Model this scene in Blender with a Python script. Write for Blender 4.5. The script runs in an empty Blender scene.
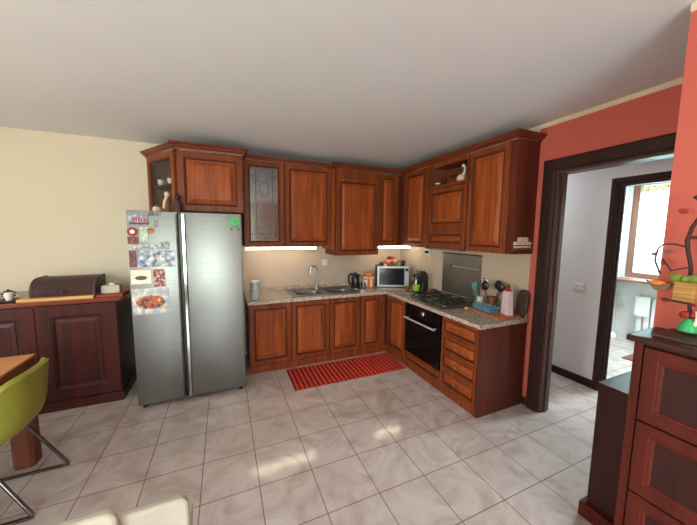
import bpy, bmesh, math, random
from mathutils import Vector, Matrix
random.seed(7)
S = bpy.context.scene
COL = S.collection
# ---------------------------------------------------------------- camera
def make_camera():
    yaw, pi_, ro = -0.4092, -0.1012, 0.0106
    fw = Vector((-math.sin(yaw)*math.cos(pi_), math.cos(yaw)*math.cos(pi_), math.sin(pi_)))
    r = Vector((math.cos(yaw), math.sin(yaw), 0)); u = r.cross(fw)
    r2 = r*math.cos(ro)+u*math.sin(ro); u2 = -r*math.sin(ro)+u*math.cos(ro)
    cd = bpy.data.cameras.new('camera'); c = bpy.data.objects.new('camera', cd); COL.objects.link(c)
    m = Matrix.Identity(4)
    for i in range(3): m[i][0], m[i][1], m[i][2] = r2[i], u2[i], -fw[i]
    m[0][3], m[1][3], m[2][3] = -2.575, -3.857, 1.602
    c.matrix_world = m
    cd.sensor_width = 36; cd.sensor_fit = 'HORIZONTAL'; cd.lens = 286.9/697*36; cd.clip_start = .02
    S.camera = c
make_camera()
# ---------------------------------------------------------------- world and lights
W = bpy.data.worlds.new('sky'); S.world = W; W.use_nodes = True
wn = W.node_tree; wn.nodes.clear()
tc = wn.nodes.new('ShaderNodeTexCoord'); sx = wn.nodes.new('ShaderNodeSeparateXYZ'); cr = wn.nodes.new('ShaderNodeValToRGB')
bg = wn.nodes.new('ShaderNodeBackground'); wo = wn.nodes.new('ShaderNodeOutputWorld')
wn.links.new(tc.outputs['Generated'], sx.inputs[0]); wn.links.new(sx.outputs['Z'], cr.inputs[0])
wn.links.new(cr.outputs[0], bg.inputs[0]); wn.links.new(bg.outputs[0], wo.inputs[0])
cr.color_ramp.elements[0].position = 0.0; cr.color_ramp.elements[0].color = (.30, .42, .18, 1)
cr.color_ramp.elements[1].position = .16; cr.color_ramp.elements[1].color = (.86, .93, 1, 1)
e = cr.color_ramp.elements.new(.10); e.color = (.32, .50, .22, 1)
bg.inputs[1].default_value = 6.0
def area(name, loc, direction, sx_, sy_, power, color, portal=False):
    l = bpy.data.lights.new(name, 'AREA'); l.shape = 'RECTANGLE'; l.size = sx_; l.size_y = sy_; l.energy = power; l.color = color
    o = bpy.data.objects.new(name, l); COL.objects.link(o); o.location = loc
    o.rotation_euler = Vector(direction).to_track_quat('-Z', 'Y').to_euler()
    if portal: l.cycles.is_portal = True
    return o
area('rear_daylight', (-3.1, -6.62, 1.2), (0, 1, 0), 2.3, 2.2, 98, (.93, .97, 1.0))
area('left_daylight', (-6.15, -2.9, 1.55), (1, 0, 0), 1.9, 1.4, 95, (1.0, .93, .84))
area('bathroom_daylight', (3.5, -1.97, 1.75), (-1, 0, -.15), 1.1, 1.5, 110, (.80, .96, 1.0))
area('bathroom_fill', (2.1, -2.6, 2.5), (0, 0, -1), .4, .4, 60, (.78, .96, 1.0))  # added fill light, no visible fixture, to brighten the bathroom walls
area('hall_lamp', (.5, -1.2, 2.5), (0, 0, -1), .3, .3, 10, (.85, .93, 1.0))
S.view_settings.view_transform = 'Standard'; S.view_settings.look = 'None'
S.view_settings.exposure = 0.44; S.view_settings.gamma = 1.0; S.view_settings.use_curve_mapping = False
S.cycles.max_bounces = 10; S.cycles.diffuse_bounces = 6

# ---------------------------------------------------------------- materials
def lin(c): return tuple((x/255/12.92 if x/255 <= .04045 else ((x/255+.055)/1.055)**2.4) for x in c)+(1,)
def mat(name, rgb, rough=.5, metal=0, **k):
    m = bpy.data.materials.new(name); m.use_nodes = True; n = m.node_tree; b = n.nodes['Principled BSDF']
    c = lin(rgb); b.inputs['Roughness'].default_value = rough; b.inputs['Metallic'].default_value = metal
    b.inputs['Base Color'].default_value = c
    if 'emit' in k: b.inputs['Emission Color'].default_value = c; b.inputs['Emission Strength'].default_value = k['emit']
    if 'trans' in k: b.inputs['Transmission Weight'].default_value = k['trans']
    if 'alpha' in k: b.inputs['Alpha'].default_value = k['alpha']
    if 'coat' in k: b.inputs['Coat Weight'].default_value = k['coat']; b.inputs['Coat Roughness'].default_value = .12
    if 'spec' in k: b.inputs['Specular IOR Level'].default_value = k['spec']
    if 'ior' in k: b.inputs['IOR'].default_value = k['ior']
    rgb2 = k.get('rgb2')
    if rgb2 is None: rgb2 = tuple(max(0, x*.93) for x in rgb)
    t = n.nodes.new('ShaderNodeTexCoord'); mp = n.nodes.new('ShaderNodeMapping'); no = n.nodes.new('ShaderNodeTexNoise')
    mp.inputs['Scale'].default_value = k.get('scale', (6, 6, 6)); no.inputs['Scale'].default_value = k.get('ns', 1.0)
    no.inputs['Detail'].default_value = k.get('detail', 4); no.inputs['Distortion'].default_value = k.get('dist', 0)
    r = n.nodes.new('ShaderNodeValToRGB'); r.color_ramp.elements[0].color = lin(rgb2); r.color_ramp.elements[1].color = c
    r.color_ramp.elements[0].position = k.get('p0', .35); r.color_ramp.elements[1].position = k.get('p1', .65)
    if k.get('hard'): r.color_ramp.interpolation = 'CONSTANT'
    n.links.new(t.outputs['Object'], mp.inputs[0]); n.links.new(mp.outputs[0], no.inputs['Vector'])
    n.links.new(no.outputs['Fac'], r.inputs[0]); n.links.new(r.outputs[0], b.inputs['Base Color'])
    for i, (p, cc) in enumerate(k.get('stops', [])):
        e = r.color_ramp.elements.new(p); e.color = lin(cc)
    if 'bump' in k:
        bu = n.nodes.new('ShaderNodeBump'); bu.inputs['Strength'].default_value = k['bump']; bu.inputs['Distance'].default_value = .002
        n.links.new(no.outputs['Fac'], bu.inputs['Height']); n.links.new(bu.outputs[0], b.inputs['Normal'])
    return m
VG = (22, 22, 1.6)
SM = dict(p0=0, p1=1)
M = dict(
 cherry=mat('cherry_wood', (134, 66, 32), .38, rgb2=(104, 47, 24), scale=VG, dist=.6, spec=.22),
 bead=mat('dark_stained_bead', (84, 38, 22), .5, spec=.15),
 cherry_panel=mat('cherry_panel_wood', (162, 80, 37), .38, rgb2=(124, 56, 27), scale=VG, dist=.9, spec=.22),
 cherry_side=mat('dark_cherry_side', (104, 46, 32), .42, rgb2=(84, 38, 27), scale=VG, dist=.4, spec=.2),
 cornice=mat('cornice_wood', (118, 56, 34), .35, rgb2=(96, 44, 28), scale=(2, 2, 30), spec=.22),
 inside=mat('cabinet_inside', (128, 66, 46), .6),
 mahog=mat('mahogany', (74, 29, 25), .36, rgb2=(54, 22, 20), scale=(16, 16, 1.4), dist=.5, spec=.3),
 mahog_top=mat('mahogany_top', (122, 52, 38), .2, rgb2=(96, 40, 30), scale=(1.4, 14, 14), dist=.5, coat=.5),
 mahog_dark=mat('mahogany_dark', (66, 34, 33), .4, rgb2=(50, 27, 27), scale=(16, 16, 1.4), spec=.18),
 shoe=mat('walnut_red_wood', (92, 34, 25), .5, rgb2=(72, 27, 20), scale=(14, 14, 1.4), dist=.5, spec=.15),
 shoe_panel=mat('walnut_field_wood', (58, 29, 27), .55, rgb2=(48, 25, 24), scale=(14, 14, 1.4), dist=.5, spec=.15),
 wenge=mat('dark_door_wood', (62, 38, 36), .45, rgb2=(46, 30, 29), scale=(14, 14, 1.4), spec=.2),
 jamb=mat('brown_jamb_wood', (92, 50, 44), .4, rgb2=(72, 40, 36), scale=(14, 14, 1.4)),
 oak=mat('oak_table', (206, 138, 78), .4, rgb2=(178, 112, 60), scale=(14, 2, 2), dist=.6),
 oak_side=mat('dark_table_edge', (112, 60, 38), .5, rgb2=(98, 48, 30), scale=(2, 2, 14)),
 steel=mat('brushed_steel', (148, 150, 149), .40, 1, rgb2=(140, 142, 141), scale=(3, 3, 120)),
 steel_d=mat('dark_steel', (110, 112, 112), .3, 1),
 chrome=mat('chrome', (215, 215, 215), .12, 1),
 chrome_d=mat('grey_chrome_tube', (120, 118, 116), .25, 1),
 brass=mat('aged_bronze', (168, 128, 78), .35, 1),
 black=mat('black_plastic', (26, 26, 28), .3),
 black_m=mat('black_iron', (30, 30, 31), .5),
 glass_b=mat('black_glass', (13, 13, 15), .08, spec=.3),
 silver=mat('silver_paint', (196, 196, 194), .35, .3),
 frosted=mat('frosted_glass', (205, 212, 212), .2, alpha=.55),
 window_wood=mat('brown_window_wood', (132, 88, 68), .5),
 screen=mat('microwave_glass', (28, 34, 44), .1),
 rubber=mat('rubber', (35, 35, 35), .8),
 white=mat('white_plastic', (236, 234, 228), .4),
 white_g=mat('white_leather', (188, 180, 164), .5),
 lime=mat('lime_green_plastic', (146, 144, 50), .42),
 lime2=mat('bright_lime', (150, 205, 50), .35),
 cream_wall=mat('cream_wall_paint', (212, 199, 180), .9, rgb2=(210, 197, 178), ns=.3),
 ceiling=mat('ceiling_paint', (221, 221, 226), .95, rgb2=(219, 219, 224), ns=.3),
 salmon=mat('salmon_wall_paint', (198, 96, 84), .9, rgb2=(196, 94, 82), ns=.3),
 splash=mat('beige_wall_tiles', (192, 173, 157), .45, rgb2=(188, 169, 153)),
 white_wall=mat('white_wall_paint', (222, 222, 226), .9, rgb2=(220, 220, 224), ns=.3),
 bath_wall=mat('pale_bath_tiles', (214, 212, 208), .4),
 trim_cream=mat('cream_trim_paint', (226, 205, 180), .8),
 granite=mat('grey_pink_granite', (190, 174, 162), .16, rgb2=(84, 72, 68), scale=(90, 90, 90), detail=5, p0=.32, p1=.54, stops=[(.42, (156, 136, 124)), (.64, (222, 212, 204))]),
 red_rug=mat('red_rug', (214, 62, 38), .95),
 red_rug2=mat('dark_red_rug', (120, 28, 20), .95),
 orange=mat('orange_plastic', (236, 130, 36), .4),
 blue=mat('blue_plastic', (60, 160, 200), .4),
 lilac=mat('pale_lilac', (226, 200, 208), .5),
 red=mat('red_plastic', (190, 40, 34), .4),
 green=mat('green_glaze', (60, 185, 110), .3),
 leaf=mat('leaf_green', (120, 140, 50), .6),
 leaf_red=mat('red_leaf', (150, 40, 34), .6),
 vine=mat('dark_vine', (66, 36, 34), .8),
 wicker=mat('wicker', (198, 150, 84), .8, rgb2=(140, 96, 50), scale=(4, 4, 90)),
 purple=mat('purple_cloth', (104, 70, 100), .9),
 board=mat('cutting_board_wood', (196, 120, 70), .5, rgb2=(160, 90, 50), scale=(2, 16, 16)),
 light_board=mat('pale_board_wood', (216, 164, 100), .5, rgb2=(190, 138, 80), scale=(2, 16, 16)),
 dark_wood=mat('dark_brown_wood', (72, 50, 44), .45, rgb2=(54, 36, 32), scale=(3, 3, 20)),
 led=mat('led_strip', (255, 236, 205), .5, emit=16, rgb2=(255, 236, 205)),
 curtain=mat('curtain', (225, 245, 248), .9),
 cork=mat('brown_ceramic', (120, 78, 54), .5),
 brown_mat=mat('brown_bath_mat', (120, 80, 66), .95),
 fruit_o=mat('orange_peel', (232, 130, 40), .5), fruit_y=mat('banana_yellow', (224, 190, 70), .5), fruit_r=mat('apple_red', (196, 60, 50), .4),
)
def glass(name, rgb, alpha):
    m = bpy.data.materials.new(name); m.use_nodes = True; n = m.node_tree; n.nodes.clear()
    o = n.nodes.new('ShaderNodeOutputMaterial'); mx = n.nodes.new('ShaderNodeMixShader'); t = n.nodes.new('ShaderNodeBsdfTransparent')
    g = n.nodes.new('ShaderNodeBsdfGlossy'); g.inputs['Roughness'].default_value = .12; f = n.nodes.new('ShaderNodeFresnel'); f.inputs[0].default_value = 1.25
    ad = n.nodes.new('ShaderNodeMath'); ad.operation = 'ADD'; ad.inputs[1].default_value = alpha
    ge = n.nodes.new('ShaderNodeNewGeometry'); iv = n.nodes.new('ShaderNodeMath'); iv.operation = 'SUBTRACT'; iv.inputs[0].default_value = 1; ml = n.nodes.new('ShaderNodeMath'); ml.operation = 'MULTIPLY'
    n.links.new(ge.outputs['Backfacing'], iv.inputs[1]); n.links.new(f.outputs[0], ad.inputs[0]); n.links.new(ad.outputs[0], ml.inputs[0]); n.links.new(iv.outputs[0], ml.inputs[1]); n.links.new(ml.outputs[0], mx.inputs[0]); t.inputs[0].default_value = lin(rgb)
    n.links.new(t.outputs[0], mx.inputs[1]); n.links.new(g.outputs[0], mx.inputs[2]); n.links.new(mx.outputs[0], o.inputs[0])
    return m
M['glass'] = glass('clear_glass', (240, 244, 244), .0)
M['leaded'] = glass('leaded_glass', (210, 218, 226), .3)
# curtain: translucent cloth
def curtain_mat():
    m = M['curtain']; n = m.node_tree; b = n.nodes['Principled BSDF']; o = n.nodes['Material Output']
    tr = n.nodes.new('ShaderNodeBsdfTranslucent'); tr.inputs[0].default_value = (.85, .97, 1, 1); mx = n.nodes.new('ShaderNodeMixShader'); mx.inputs[0].default_value = .7
    n.links.new(b.outputs[0], mx.inputs[1]); n.links.new(tr.outputs[0], mx.inputs[2]); n.links.new(mx.outputs[0], o.inputs[0])
curtain_mat()
# glossy marbled floor tiles, with grout from a brick texture
def floor_mat():
    m = bpy.data.materials.new('marbled_floor_tiles'); m.use_nodes = True; n = m.node_tree; b = n.nodes['Principled BSDF']
    t = n.nodes.new('ShaderNodeTexCoord'); mp = n.nodes.new('ShaderNodeMapping'); br = n.nodes.new('ShaderNodeTexBrick')
    mp.inputs['Location'].default_value = (2.075+.338*20+.001, 2.112+.336*20, 0)
    br.offset = 0; br.squash = 1; br.inputs['Scale'].default_value = 1; br.inputs['Brick Width'].default_value = .339; br.inputs['Row Height'].default_value = .336
    mp.inputs['Location'].default_value = (2.075+.339*20, 2.110+.336*20, 0)
    br.inputs['Mortar Size'].default_value = .0032; br.inputs['Mortar Smooth'].default_value = .2
    br.inputs['Mortar'].default_value = lin((122, 100, 88))
    n1 = n.nodes.new('ShaderNodeTexNoise'); n1.inputs['Scale'].default_value = 3.2; n1.inputs['Detail'].default_value = 8; n1.inputs['Distortion'].default_value = 1.6; n1.inputs['Roughness'].default_value = .6
    r = n.nodes.new('ShaderNodeValToRGB'); r.color_ramp.elements[0].position = .3; r.color_ramp.elements[0].color = lin((176, 158, 150)); r.color_ramp.elements[1].position = .62; r.color_ramp.elements[1].color = lin((206, 194, 188))
    n.links.new(t.outputs['Object'], mp.inputs[0]); n.links.new(mp.outputs[0], br.inputs['Vector']); n.links.new(t.outputs['Object'], n1.inputs['Vector'])
    n.links.new(n1.outputs['Fac'], r.inputs[0]); n.links.new(r.outputs[0], br.inputs['Color1']); n.links.new(r.outputs[0], br.inputs['Color2'])
    n.links.new(br.outputs['Color'], b.inputs['Base Color'])
    b.inputs['Roughness'].default_value = .2
    mr = n.nodes.new('ShaderNodeMapRange'); mr.inputs['To Min'].default_value = .12; mr.inputs['To Max'].default_value = .7
    n.links.new(br.outputs['Fac'], mr.inputs[0]); n.links.new(mr.outputs[0], b.inputs['Roughness'])
    bu = n.nodes.new('ShaderNodeBump'); bu.invert = True; bu.inputs['Strength'].default_value = .5; bu.inputs['Distance'].default_value = .002
    n.links.new(br.outputs['Fac'], bu.inputs['Height'])
    n2 = n.nodes.new('ShaderNodeTexNoise'); n2.inputs['Scale'].default_value = 9; bu2 = n.nodes.new('ShaderNodeBump'); bu2.inputs['Strength'].default_value = .12; bu2.inputs['Distance'].default_value = .003
    n.links.new(n2.outputs['Fac'], bu2.inputs['Height']); n.links.new(bu.outputs[0], bu2.inputs['Normal']); n.links.new(bu2.outputs[0], b.inputs['Normal'])
    return m
M['floor'] = floor_mat()
def picture_mat(name, cols, scale):
    """printed picture: blotches of several colours"""
    m = bpy.data.materials.new(name); m.use_nodes = True; n = m.node_tree; b = n.nodes['Principled BSDF']; b.inputs['Roughness'].default_value = .35
    t = n.nodes.new('ShaderNodeTexCoord'); no = n.nodes.new('ShaderNodeTexNoise'); no.inputs['Scale'].default_value = scale; no.inputs['Detail'].default_value = 3
    r = n.nodes.new('ShaderNodeValToRGB'); el = r.color_ramp.elements
    k = len(cols); el[0].position = .32; el[0].color = lin(cols[0]); el[1].position = .68; el[1].color = lin(cols[-1])
    for i in range(1, k-1): e = el.new(.32+.36*i/(k-1)); e.color = lin(tuple(v*.88 for v in cols[i]))
    n.links.new(t.outputs['Object'], no.inputs['Vector']); n.links.new(no.outputs['Fac'], r.inputs[0]); n.links.new(r.outputs[0], b.inputs['Base Color'])
    return m

# ---------------------------------------------------------------- mesh helpers
class MB:
    def __init__(s): s.bm = bmesh.new(); s.mi = 0
    def _face(s, vs):
        try:
            f = s.bm.faces.new(vs); f.material_index = s.mi; return f
        except ValueError: return None
    def box(s, x0, x1, y0, y1, z0, z1, bev=0):
        x0, x1 = sorted((x0, x1)); y0, y1 = sorted((y0, y1)); z0, z1 = sorted((z0, z1))
        v = [s.bm.verts.new(p) for p in ((x0,y0,z0),(x1,y0,z0),(x1,y1,z0),(x0,y1,z0),(x0,y0,z1),(x1,y0,z1),(x1,y1,z1),(x0,y1,z1))]
        fs = [s._face([v[i] for i in q]) for q in ((3,2,1,0),(4,5,6,7),(0,1,5,4),(1,2,6,5),(2,3,7,6),(3,0,4,7))]
        if bev:
            es = list({e for f in fs for e in f.edges})
            bmesh.ops.bevel(s.bm, geom=es, offset=bev, segments=2, affect='EDGES', profile=.6)
        return s
    def ring_sweep(s, rings, cap=True, closed=False):
        R = [[s.bm.verts.new(p) for p in r] for r in rings]; k = len(R[0])
        seq = list(range(len(R)-1))+([len(R)-1] if closed else [])
        for i in seq:
            a, b = R[i], R[(i+1) % len(R)]
            for j in range(k): s._face([a[j], a[(j+1) % k], b[(j+1) % k], b[j]])
        if cap and not closed: s._face(R[0][::-1]); s._face(R[-1])
        return s
    def cyl(s, p0, p1, r0, r1=None, n=16):
        if r1 is None: r1 = r0
        p0, p1 = Vector(p0), Vector(p1); d = (p1-p0).normalized(); a = d.orthogonal().normalized(); b = d.cross(a)
        f = lambda p, r: [p+a*r*math.cos(2*math.pi*i/n)+b*r*math.sin(2*math.pi*i/n) for i in range(n)]
        return s.ring_sweep([f(p0, r0), f(p1, r1)])
    def lathe(s, c, prof, n=20, axis='z'):
        c = Vector(c); rings = []
        for r, h in prof:
            ring = []
            for i in range(n):
                x, y = r*math.cos(2*math.pi*i/n), r*math.sin(2*math.pi*i/n)
                p = {'z': (x, y, h), 'x': (h, x, y), 'y': (x, h, y)}[axis]; ring.append(c+Vector(p))
            rings.append(ring)
        return s.ring_sweep(rings)
    def tube(s, pts, r, n=8, closed=False):
        P = [Vector(p) for p in pts]; rings = []; prev = None
        for i, p in enumerate(P):
            if closed: d = P[(i+1) % len(P)]-P[i-1]
            else: d = P[min(i+1, len(P)-1)]-P[max(i-1, 0)]
            d.normalize()
            a = (prev-d*prev.dot(d)).normalized() if prev else d.orthogonal().normalized()
            prev = a; b = d.cross(a); rr = r[i] if isinstance(r, (list, tuple)) else r
            rings.append([p+a*rr*math.cos(2*math.pi*j/n)+b*rr*math.sin(2*math.pi*j/n) for j in range(n)])
        return s.ring_sweep(rings, closed=closed)
    def sphere(s, c, r, sc=(1, 1, 1), n=16, m=10):
        c = Vector(c)
        rings = [[c+Vector((r*math.sin(math.pi*i/m)*math.cos(2*math.pi*j/n)*sc[0], r*math.sin(math.pi*i/m)*math.sin(2*math.pi*j/n)*sc[1], -r*math.cos(math.pi*i/m)*sc[2])) for j in range(n)] for i in range(1, m)]
        return s.ring_sweep(rings)
    def prism(s, poly, axis, a, b):
        """poly of 2-D points extruded along axis from a to b"""
        f = {'x': lambda u, v, w: (w, u, v), 'y': lambda u, v, w: (u, w, v), 'z': lambda u, v, w: (u, v, w)}[axis]
        return s.ring_sweep([[f(u, v, a) for u, v in poly], [f(u, v, b) for u, v in poly]])
    def build(s, name, m, parent=None, smooth=False, bevel=0):
        bmesh.ops.remove_doubles(s.bm, verts=s.bm.verts, dist=1e-6)
        bmesh.ops.recalc_face_normals(s.bm, faces=s.bm.faces)
        me = bpy.data.meshes.new(name); s.bm.to_mesh(me); s.bm.free()
        for mm in (m if isinstance(m, (list, tuple)) else [m]): me.materials.append(mm)
        if smooth:
            for p in me.polygons: p.use_smooth = True
        o = bpy.data.objects.new(name, me); COL.objects.link(o)
        if smooth: me.set_sharp_from_angle(angle=math.radians(38))
        if parent: o.parent = parent
        if bevel:
            bv = o.modifiers.new('bevel', 'BEVEL'); bv.width = bevel; bv.segments = 2; bv.limit_method = 'ANGLE'; bv.angle_limit = math.radians(40)
        return o
def thing(name, label, cat, loc=(0, 0, 0), rotz=0, group=None):
    o = bpy.data.objects.new(name, None); COL.objects.link(o); o.location = loc; o.rotation_euler = (0, 0, rotz)
    o.empty_display_size = .05; o['label'] = label; o['category'] = cat
    if group: o['group'] = group
    return o
def tag(o, label, cat, group=None, kind=None):
    o['label'] = label; o['category'] = cat
    if group: o['group'] = group
    if kind: o['kind'] = kind
    return o
def struct(name, mb, m, **k):
    o = mb.build(name, m, **k); o['kind'] = 'structure'; return o
def box(*a, bev=0): return MB().box(*a, bev=bev)

def ringface(mb, O, U, V, Wd, w, h, prof, close='cap'):
    """nested rectangle rings; prof = (inset, depth); O lower-left corner"""
    rings = []
    for i, d in prof:
        i2 = min(i, w/2-.002, h/2-.002)
        rings.append([O+U*a+V*b+Wd*d for a, b in ((i2, i2), (w-i2, i2), (w-i2, h-i2), (i2, h-i2))])
    mb.ring_sweep(rings, cap=(close == 'cap'), closed=(close == 'loop'))
Z = Vector((0, 0, 1))
def door(parent, name, O, U, Wd, w, h, m1=None, m2=None, stile=.062, t=.022, knob=None, glass_m=None, raised=True, kname='knob', bead=None):
    """framed cabinet front with raised field. O lower-left, U along width, Wd outward"""
    m1 = m1 or M['cherry']; m2 = m2 or M['cherry_panel']
    O, U, Wd = Vector(O), Vector(U).normalized(), Vector(Wd).normalized(); g = .0015
    O = O+U*g+Z*g; w -= 2*g; h -= 2*g; st = min(stile, w*.24, h*.3)
    mb = MB()
    ringface(mb, O, U, Z, Wd, w, h, [(0, 0), (0, t-.003), (.003, t), (st-.012, t), (st-.008, t-.004), (st, t-.005), (st+.006, t-.011), (st+.006, 0)], close='loop')
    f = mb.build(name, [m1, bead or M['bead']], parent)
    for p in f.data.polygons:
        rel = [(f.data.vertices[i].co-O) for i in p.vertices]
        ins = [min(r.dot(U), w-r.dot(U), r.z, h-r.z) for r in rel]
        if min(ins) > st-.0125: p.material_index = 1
    pm = MB()
    if glass_m is None:
        a = st+.006
        if raised: pr = [(a, .001), (a, t-.016), (a+.01, t-.017), (a+.014, t-.012), (a+.040, t-.003), (a+.043, t-.001)]
        else: pr = [(a, .001), (a, t-.012)]
        ringface(pm, O, U, Z, Wd, w, h, pr); pm.build('panel', m2, f)
    else:
        a = st+.006; ringface(pm, O, U, Z, Wd, w, h, [(a, .006), (a, .010)]); pm.build('pane', glass_m, f)
    if knob:
        c = O+U*knob[0]*w+Z*knob[1]*h+Wd*t
        kb = MB(); kb.cyl(c, c+Wd*.012, .007); kb.sphere(c+Wd*.019, .0155)
        kb.build(kname, M['brass'], f, smooth=True)
    return f
def sweep_profile(mb, path, prof):
    """prof (out, z) swept along an open xy path, out = to the right-hand side of travel"""
    P = [Vector(p) for p in path]; rings = []
    for i, p in enumerate(P):
        ns = []
        if i > 0: d = (P[i]-P[i-1]).normalized(); ns.append(Vector((d.y, -d.x)))
        if i < len(P)-1: d = (P[i+1]-P[i]).normalized(); ns.append(Vector((d.y, -d.x)))
        if len(ns) == 2:
            n = (ns[0]+ns[1]); n = n/ (n.dot(ns[0]))
        else: n = ns[0]
        rings.append([(p.x+n.x*o, p.y+n.y*o, z) for o, z in prof])
    mb.ring_sweep(rings)
def copytree(o, parent=None):
    c = o.copy(); COL.objects.link(c)
    if parent: c.parent = parent
    for ch in list(o.children): copytree(ch, c)
    return c

# ================================================================ SETTING
H = 2.56
struct('floor', box(-6.2, 3.4, -6.7, .2, -.1, 0), M['floor'])
struct('ceiling', box(-6.2, 3.4, -6.7, .2, H, H+.1), M['ceiling'])
struct('wall_back', box(-6.2, 1.1, 0, .12, 0, H), M['cream_wall'])
# left wall with window
mb = MB(); mb.box(-6.2, -6.08, -6.7, -3.85, 0, H); mb.box(-6.2, -6.08, -1.95, 0, 0, H); mb.box(-6.2, -6.08, -3.85, -1.95, 0, .85); mb.box(-6.2, -6.08, -3.85, -1.95, 2.25, H)
struct('wall_left', mb, M['cream_wall'])
# rear wall with french window
mb = MB(); mb.box(-6.2, -4.25, -6.7, -6.58, 0, H); mb.box(-1.95, 0, -6.7, -6.58, 0, H); mb.box(-4.25, -1.95, -6.7, -6.58, 2.3, H); mb.box(-4.25, -1.95, -6.7, -6.58, 0, .1)
struct('wall_rear', mb, M['cream_wall'])
def window(name, x0, x1, y0, y1, z0, z1, along, m, mull=()):
    mb = MB(); fr = .06
    a0, a1 = (x0, x1) if along == 'x' else (y0, y1)
    def bar(b0, b1, c0, c1):
        if along == 'x': mb.box(b0, b1, y0, y1, c0, c1)
        else: mb.box(x0, x1, b0, b1, c0, c1)
    bar(a0, a1, z0, z0+fr); bar(a0, a1, z1-fr, z1); bar(a0, a0+fr, z0+fr, z1-fr); bar(a1-fr, a1, z0+fr, z1-fr)
    for q in mull: bar(q-.03, q+.03, z0+fr, z1-fr)
    w = struct(name, mb, m, bevel=.004)
    g = MB(); c = .004
    if along == 'x': ym = (y0+y1)/2; g.box(x0+fr, x1-fr, ym-c, ym+c, z0+fr, z1-fr)
    else: xm = (x0+x1)/2; g.box(xm-c, xm+c, y0+fr, y1-fr, z0+fr, z1-fr)
    g.build('window_pane', M['glass'], w)
    return w
window('window_1', -4.25, -1.95, -6.66, -6.60, .1, 2.3, 'x', M['wenge'], (-3.1,))
window('window_2', -6.16, -6.10, -3.85, -1.95, .85, 2.25, 'y', M['wenge'], (-2.9,))
# right wall of the kitchen: cream part, salmon part with door opening
YS = -2.118
struct('wall_right', box(0, .12, YS, 0, 0, H), M['cream_wall'])
OP0, OP1, OPZ = -2.285, -3.14, 2.135
mb = MB(); mb.box(0, .12, OP0, YS, 0, H); mb.box(0, .12, -3.235, OP1, 0, H); mb.box(0, .12, OP1, OP0, OPZ, H)
struct('wall_door', mb, M['salmon'])
struct('wall_pillar', box(-.77, .12, -6.58, -3.235, 0, H), M['salmon'])
struct('trim_1', box(-.006, 0, -3.235, YS, H-.035, H), M['trim_cream'])
struct('trim_2', box(-.776, -.77, -6.58, -3.235, H-.035, H), M['trim_cream'])
# splashback wall facing between worktop and wall units
struct('wall_splashback', box(-2.36, -.0, -.006, 0, .84, 1.434), M['splash'])
struct('wall_splashback_right', box(-.006, 0, YS, -.006, .84, 1.434), M['splash'])
# baseboards
struct('baseboard_right', box(-.014, 0, -2.19, -2.135, 0, .075), M['wenge'])
struct('baseboard_back', box(-6.08, -3.34, -.014, 0, 0, .075), M['wenge'])
struct('baseboard_pillar', box(-.784, -.77, -6.58, -4.35, 0, .075), M['wenge'])
# hall
struct('wall_hall', MB().box(.95, 1.03, -2.29, .0, 0, H).box(.95, 1.03, -5, -3.19, 0, H).box(.95, 1.03, -3.19, -2.29, 2.11, H), M['white_wall'])
struct('wall_hall_end', box(.12, .95, -5.1, -5, 0, H), M['white_wall'])
struct('baseboard_hall', box(.936, .95, -2.235, 0, 0, .085), M['wenge'])
# bathroom
struct('wall_bath_left', box(1.03, 3.2, -1.48, -1.38, 0, H), M['bath_wall'])
struct('wall_bath_right', box(1.03, 3.2, -4.1, -4.0, 0, H), M['bath_wall'])
mb = MB(); mb.box(3.05, 3.3, -1.52, -1.48, 0, H); mb.box(3.05, 3.3, -4.0, -2.45, 0, H); mb.box(3.05, 3.3, -2.45, -1.52, 0, .98); mb.box(3.05, 3.3, -2.45, -1.52, 2.42, H)
struct('wall_bath_far', mb, M['bath_wall'])

# kitchen-side door casing (structure door_1) with jamb and strike plate
def doorway(name, xf, xb, y0, y1, zt, cw, ct, mcase, mj):
    """y0 > y1: opening between; casing on both faces"""
    mb = MB()
    prof = [(0, 0), (0, ct*.6), (.012, ct), (cw-.02, ct), (cw-.008, ct*.6), (cw, ct*.5), (cw, 0)]
    def cas(x, sgn):
        # inverted U of casing, mitred: outline rings
        rings = []
        for q in ((y0, 0), (y0, zt), (y1, zt), (y1, 0)):
            ring = []
            sy = 1 if q[0] == y0 else -1; top = 1 if q[1] == zt else 0
            for o, d in prof: ring.append((x+sgn*d, q[0]+sy*(cw-o), q[1]+top*(cw-o)))
            rings.append(ring)
        mb.ring_sweep(rings)
    cas(xf, -1); cas(xb, 1)
    o = struct(name, mb, mcase)
    j = MB(); t = .018
    j.box(xf, xb, y0-t, y0, 0, zt-t); j.box(xf, xb, y1, y1+t, 0, zt-t); j.box(xf, xb, y1, y0, zt-t, zt)
    j.box((xf+xb)/2-.01, (xf+xb)/2+.012, y0-t-.012, y0-t, 0, zt-t-.012)
    j.build('door_jamb', mj, o)
    return o
d1 = doorway('door_1', 0, .12, OP0, OP1, OPZ, .105, .022, M['wenge'], M['jamb'])
sp = MB(); sp.box(.028, .05, OP0-.0205, OP0-.018, .93, 1.07); sp.build('strike_plate', M['brass'], d1)
d2 = doorway('door_2', .95, 1.03, -2.297, -3.18, 2.10, .062, .018, M['wenge'], M['wenge'])
# ================================================================ BATHROOM CONTENTS
bw = struct('window_3', MB().box(3.10, 3.16, -1.60, -1.52, .98, 2.42).box(3.10, 3.16, -2.45, -2.38, .98, 2.42).box(3.10, 3.16, -2.38, -1.60, .98, 1.06).box(3.10, 3.16, -2.38, -1.60, 2.34, 2.42), M['window_wood'], bevel=.004)
MB().box(3.125, 3.131, -2.38, -1.60, 1.06, 2.34).build('window_pane', M['glass'], bw)
sl = MB(); sl.box(2.80, 3.05, -2.52, -1.50, .945, .975, bev=.006)
struct('trim_sill', sl, M['window_wood'])
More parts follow.
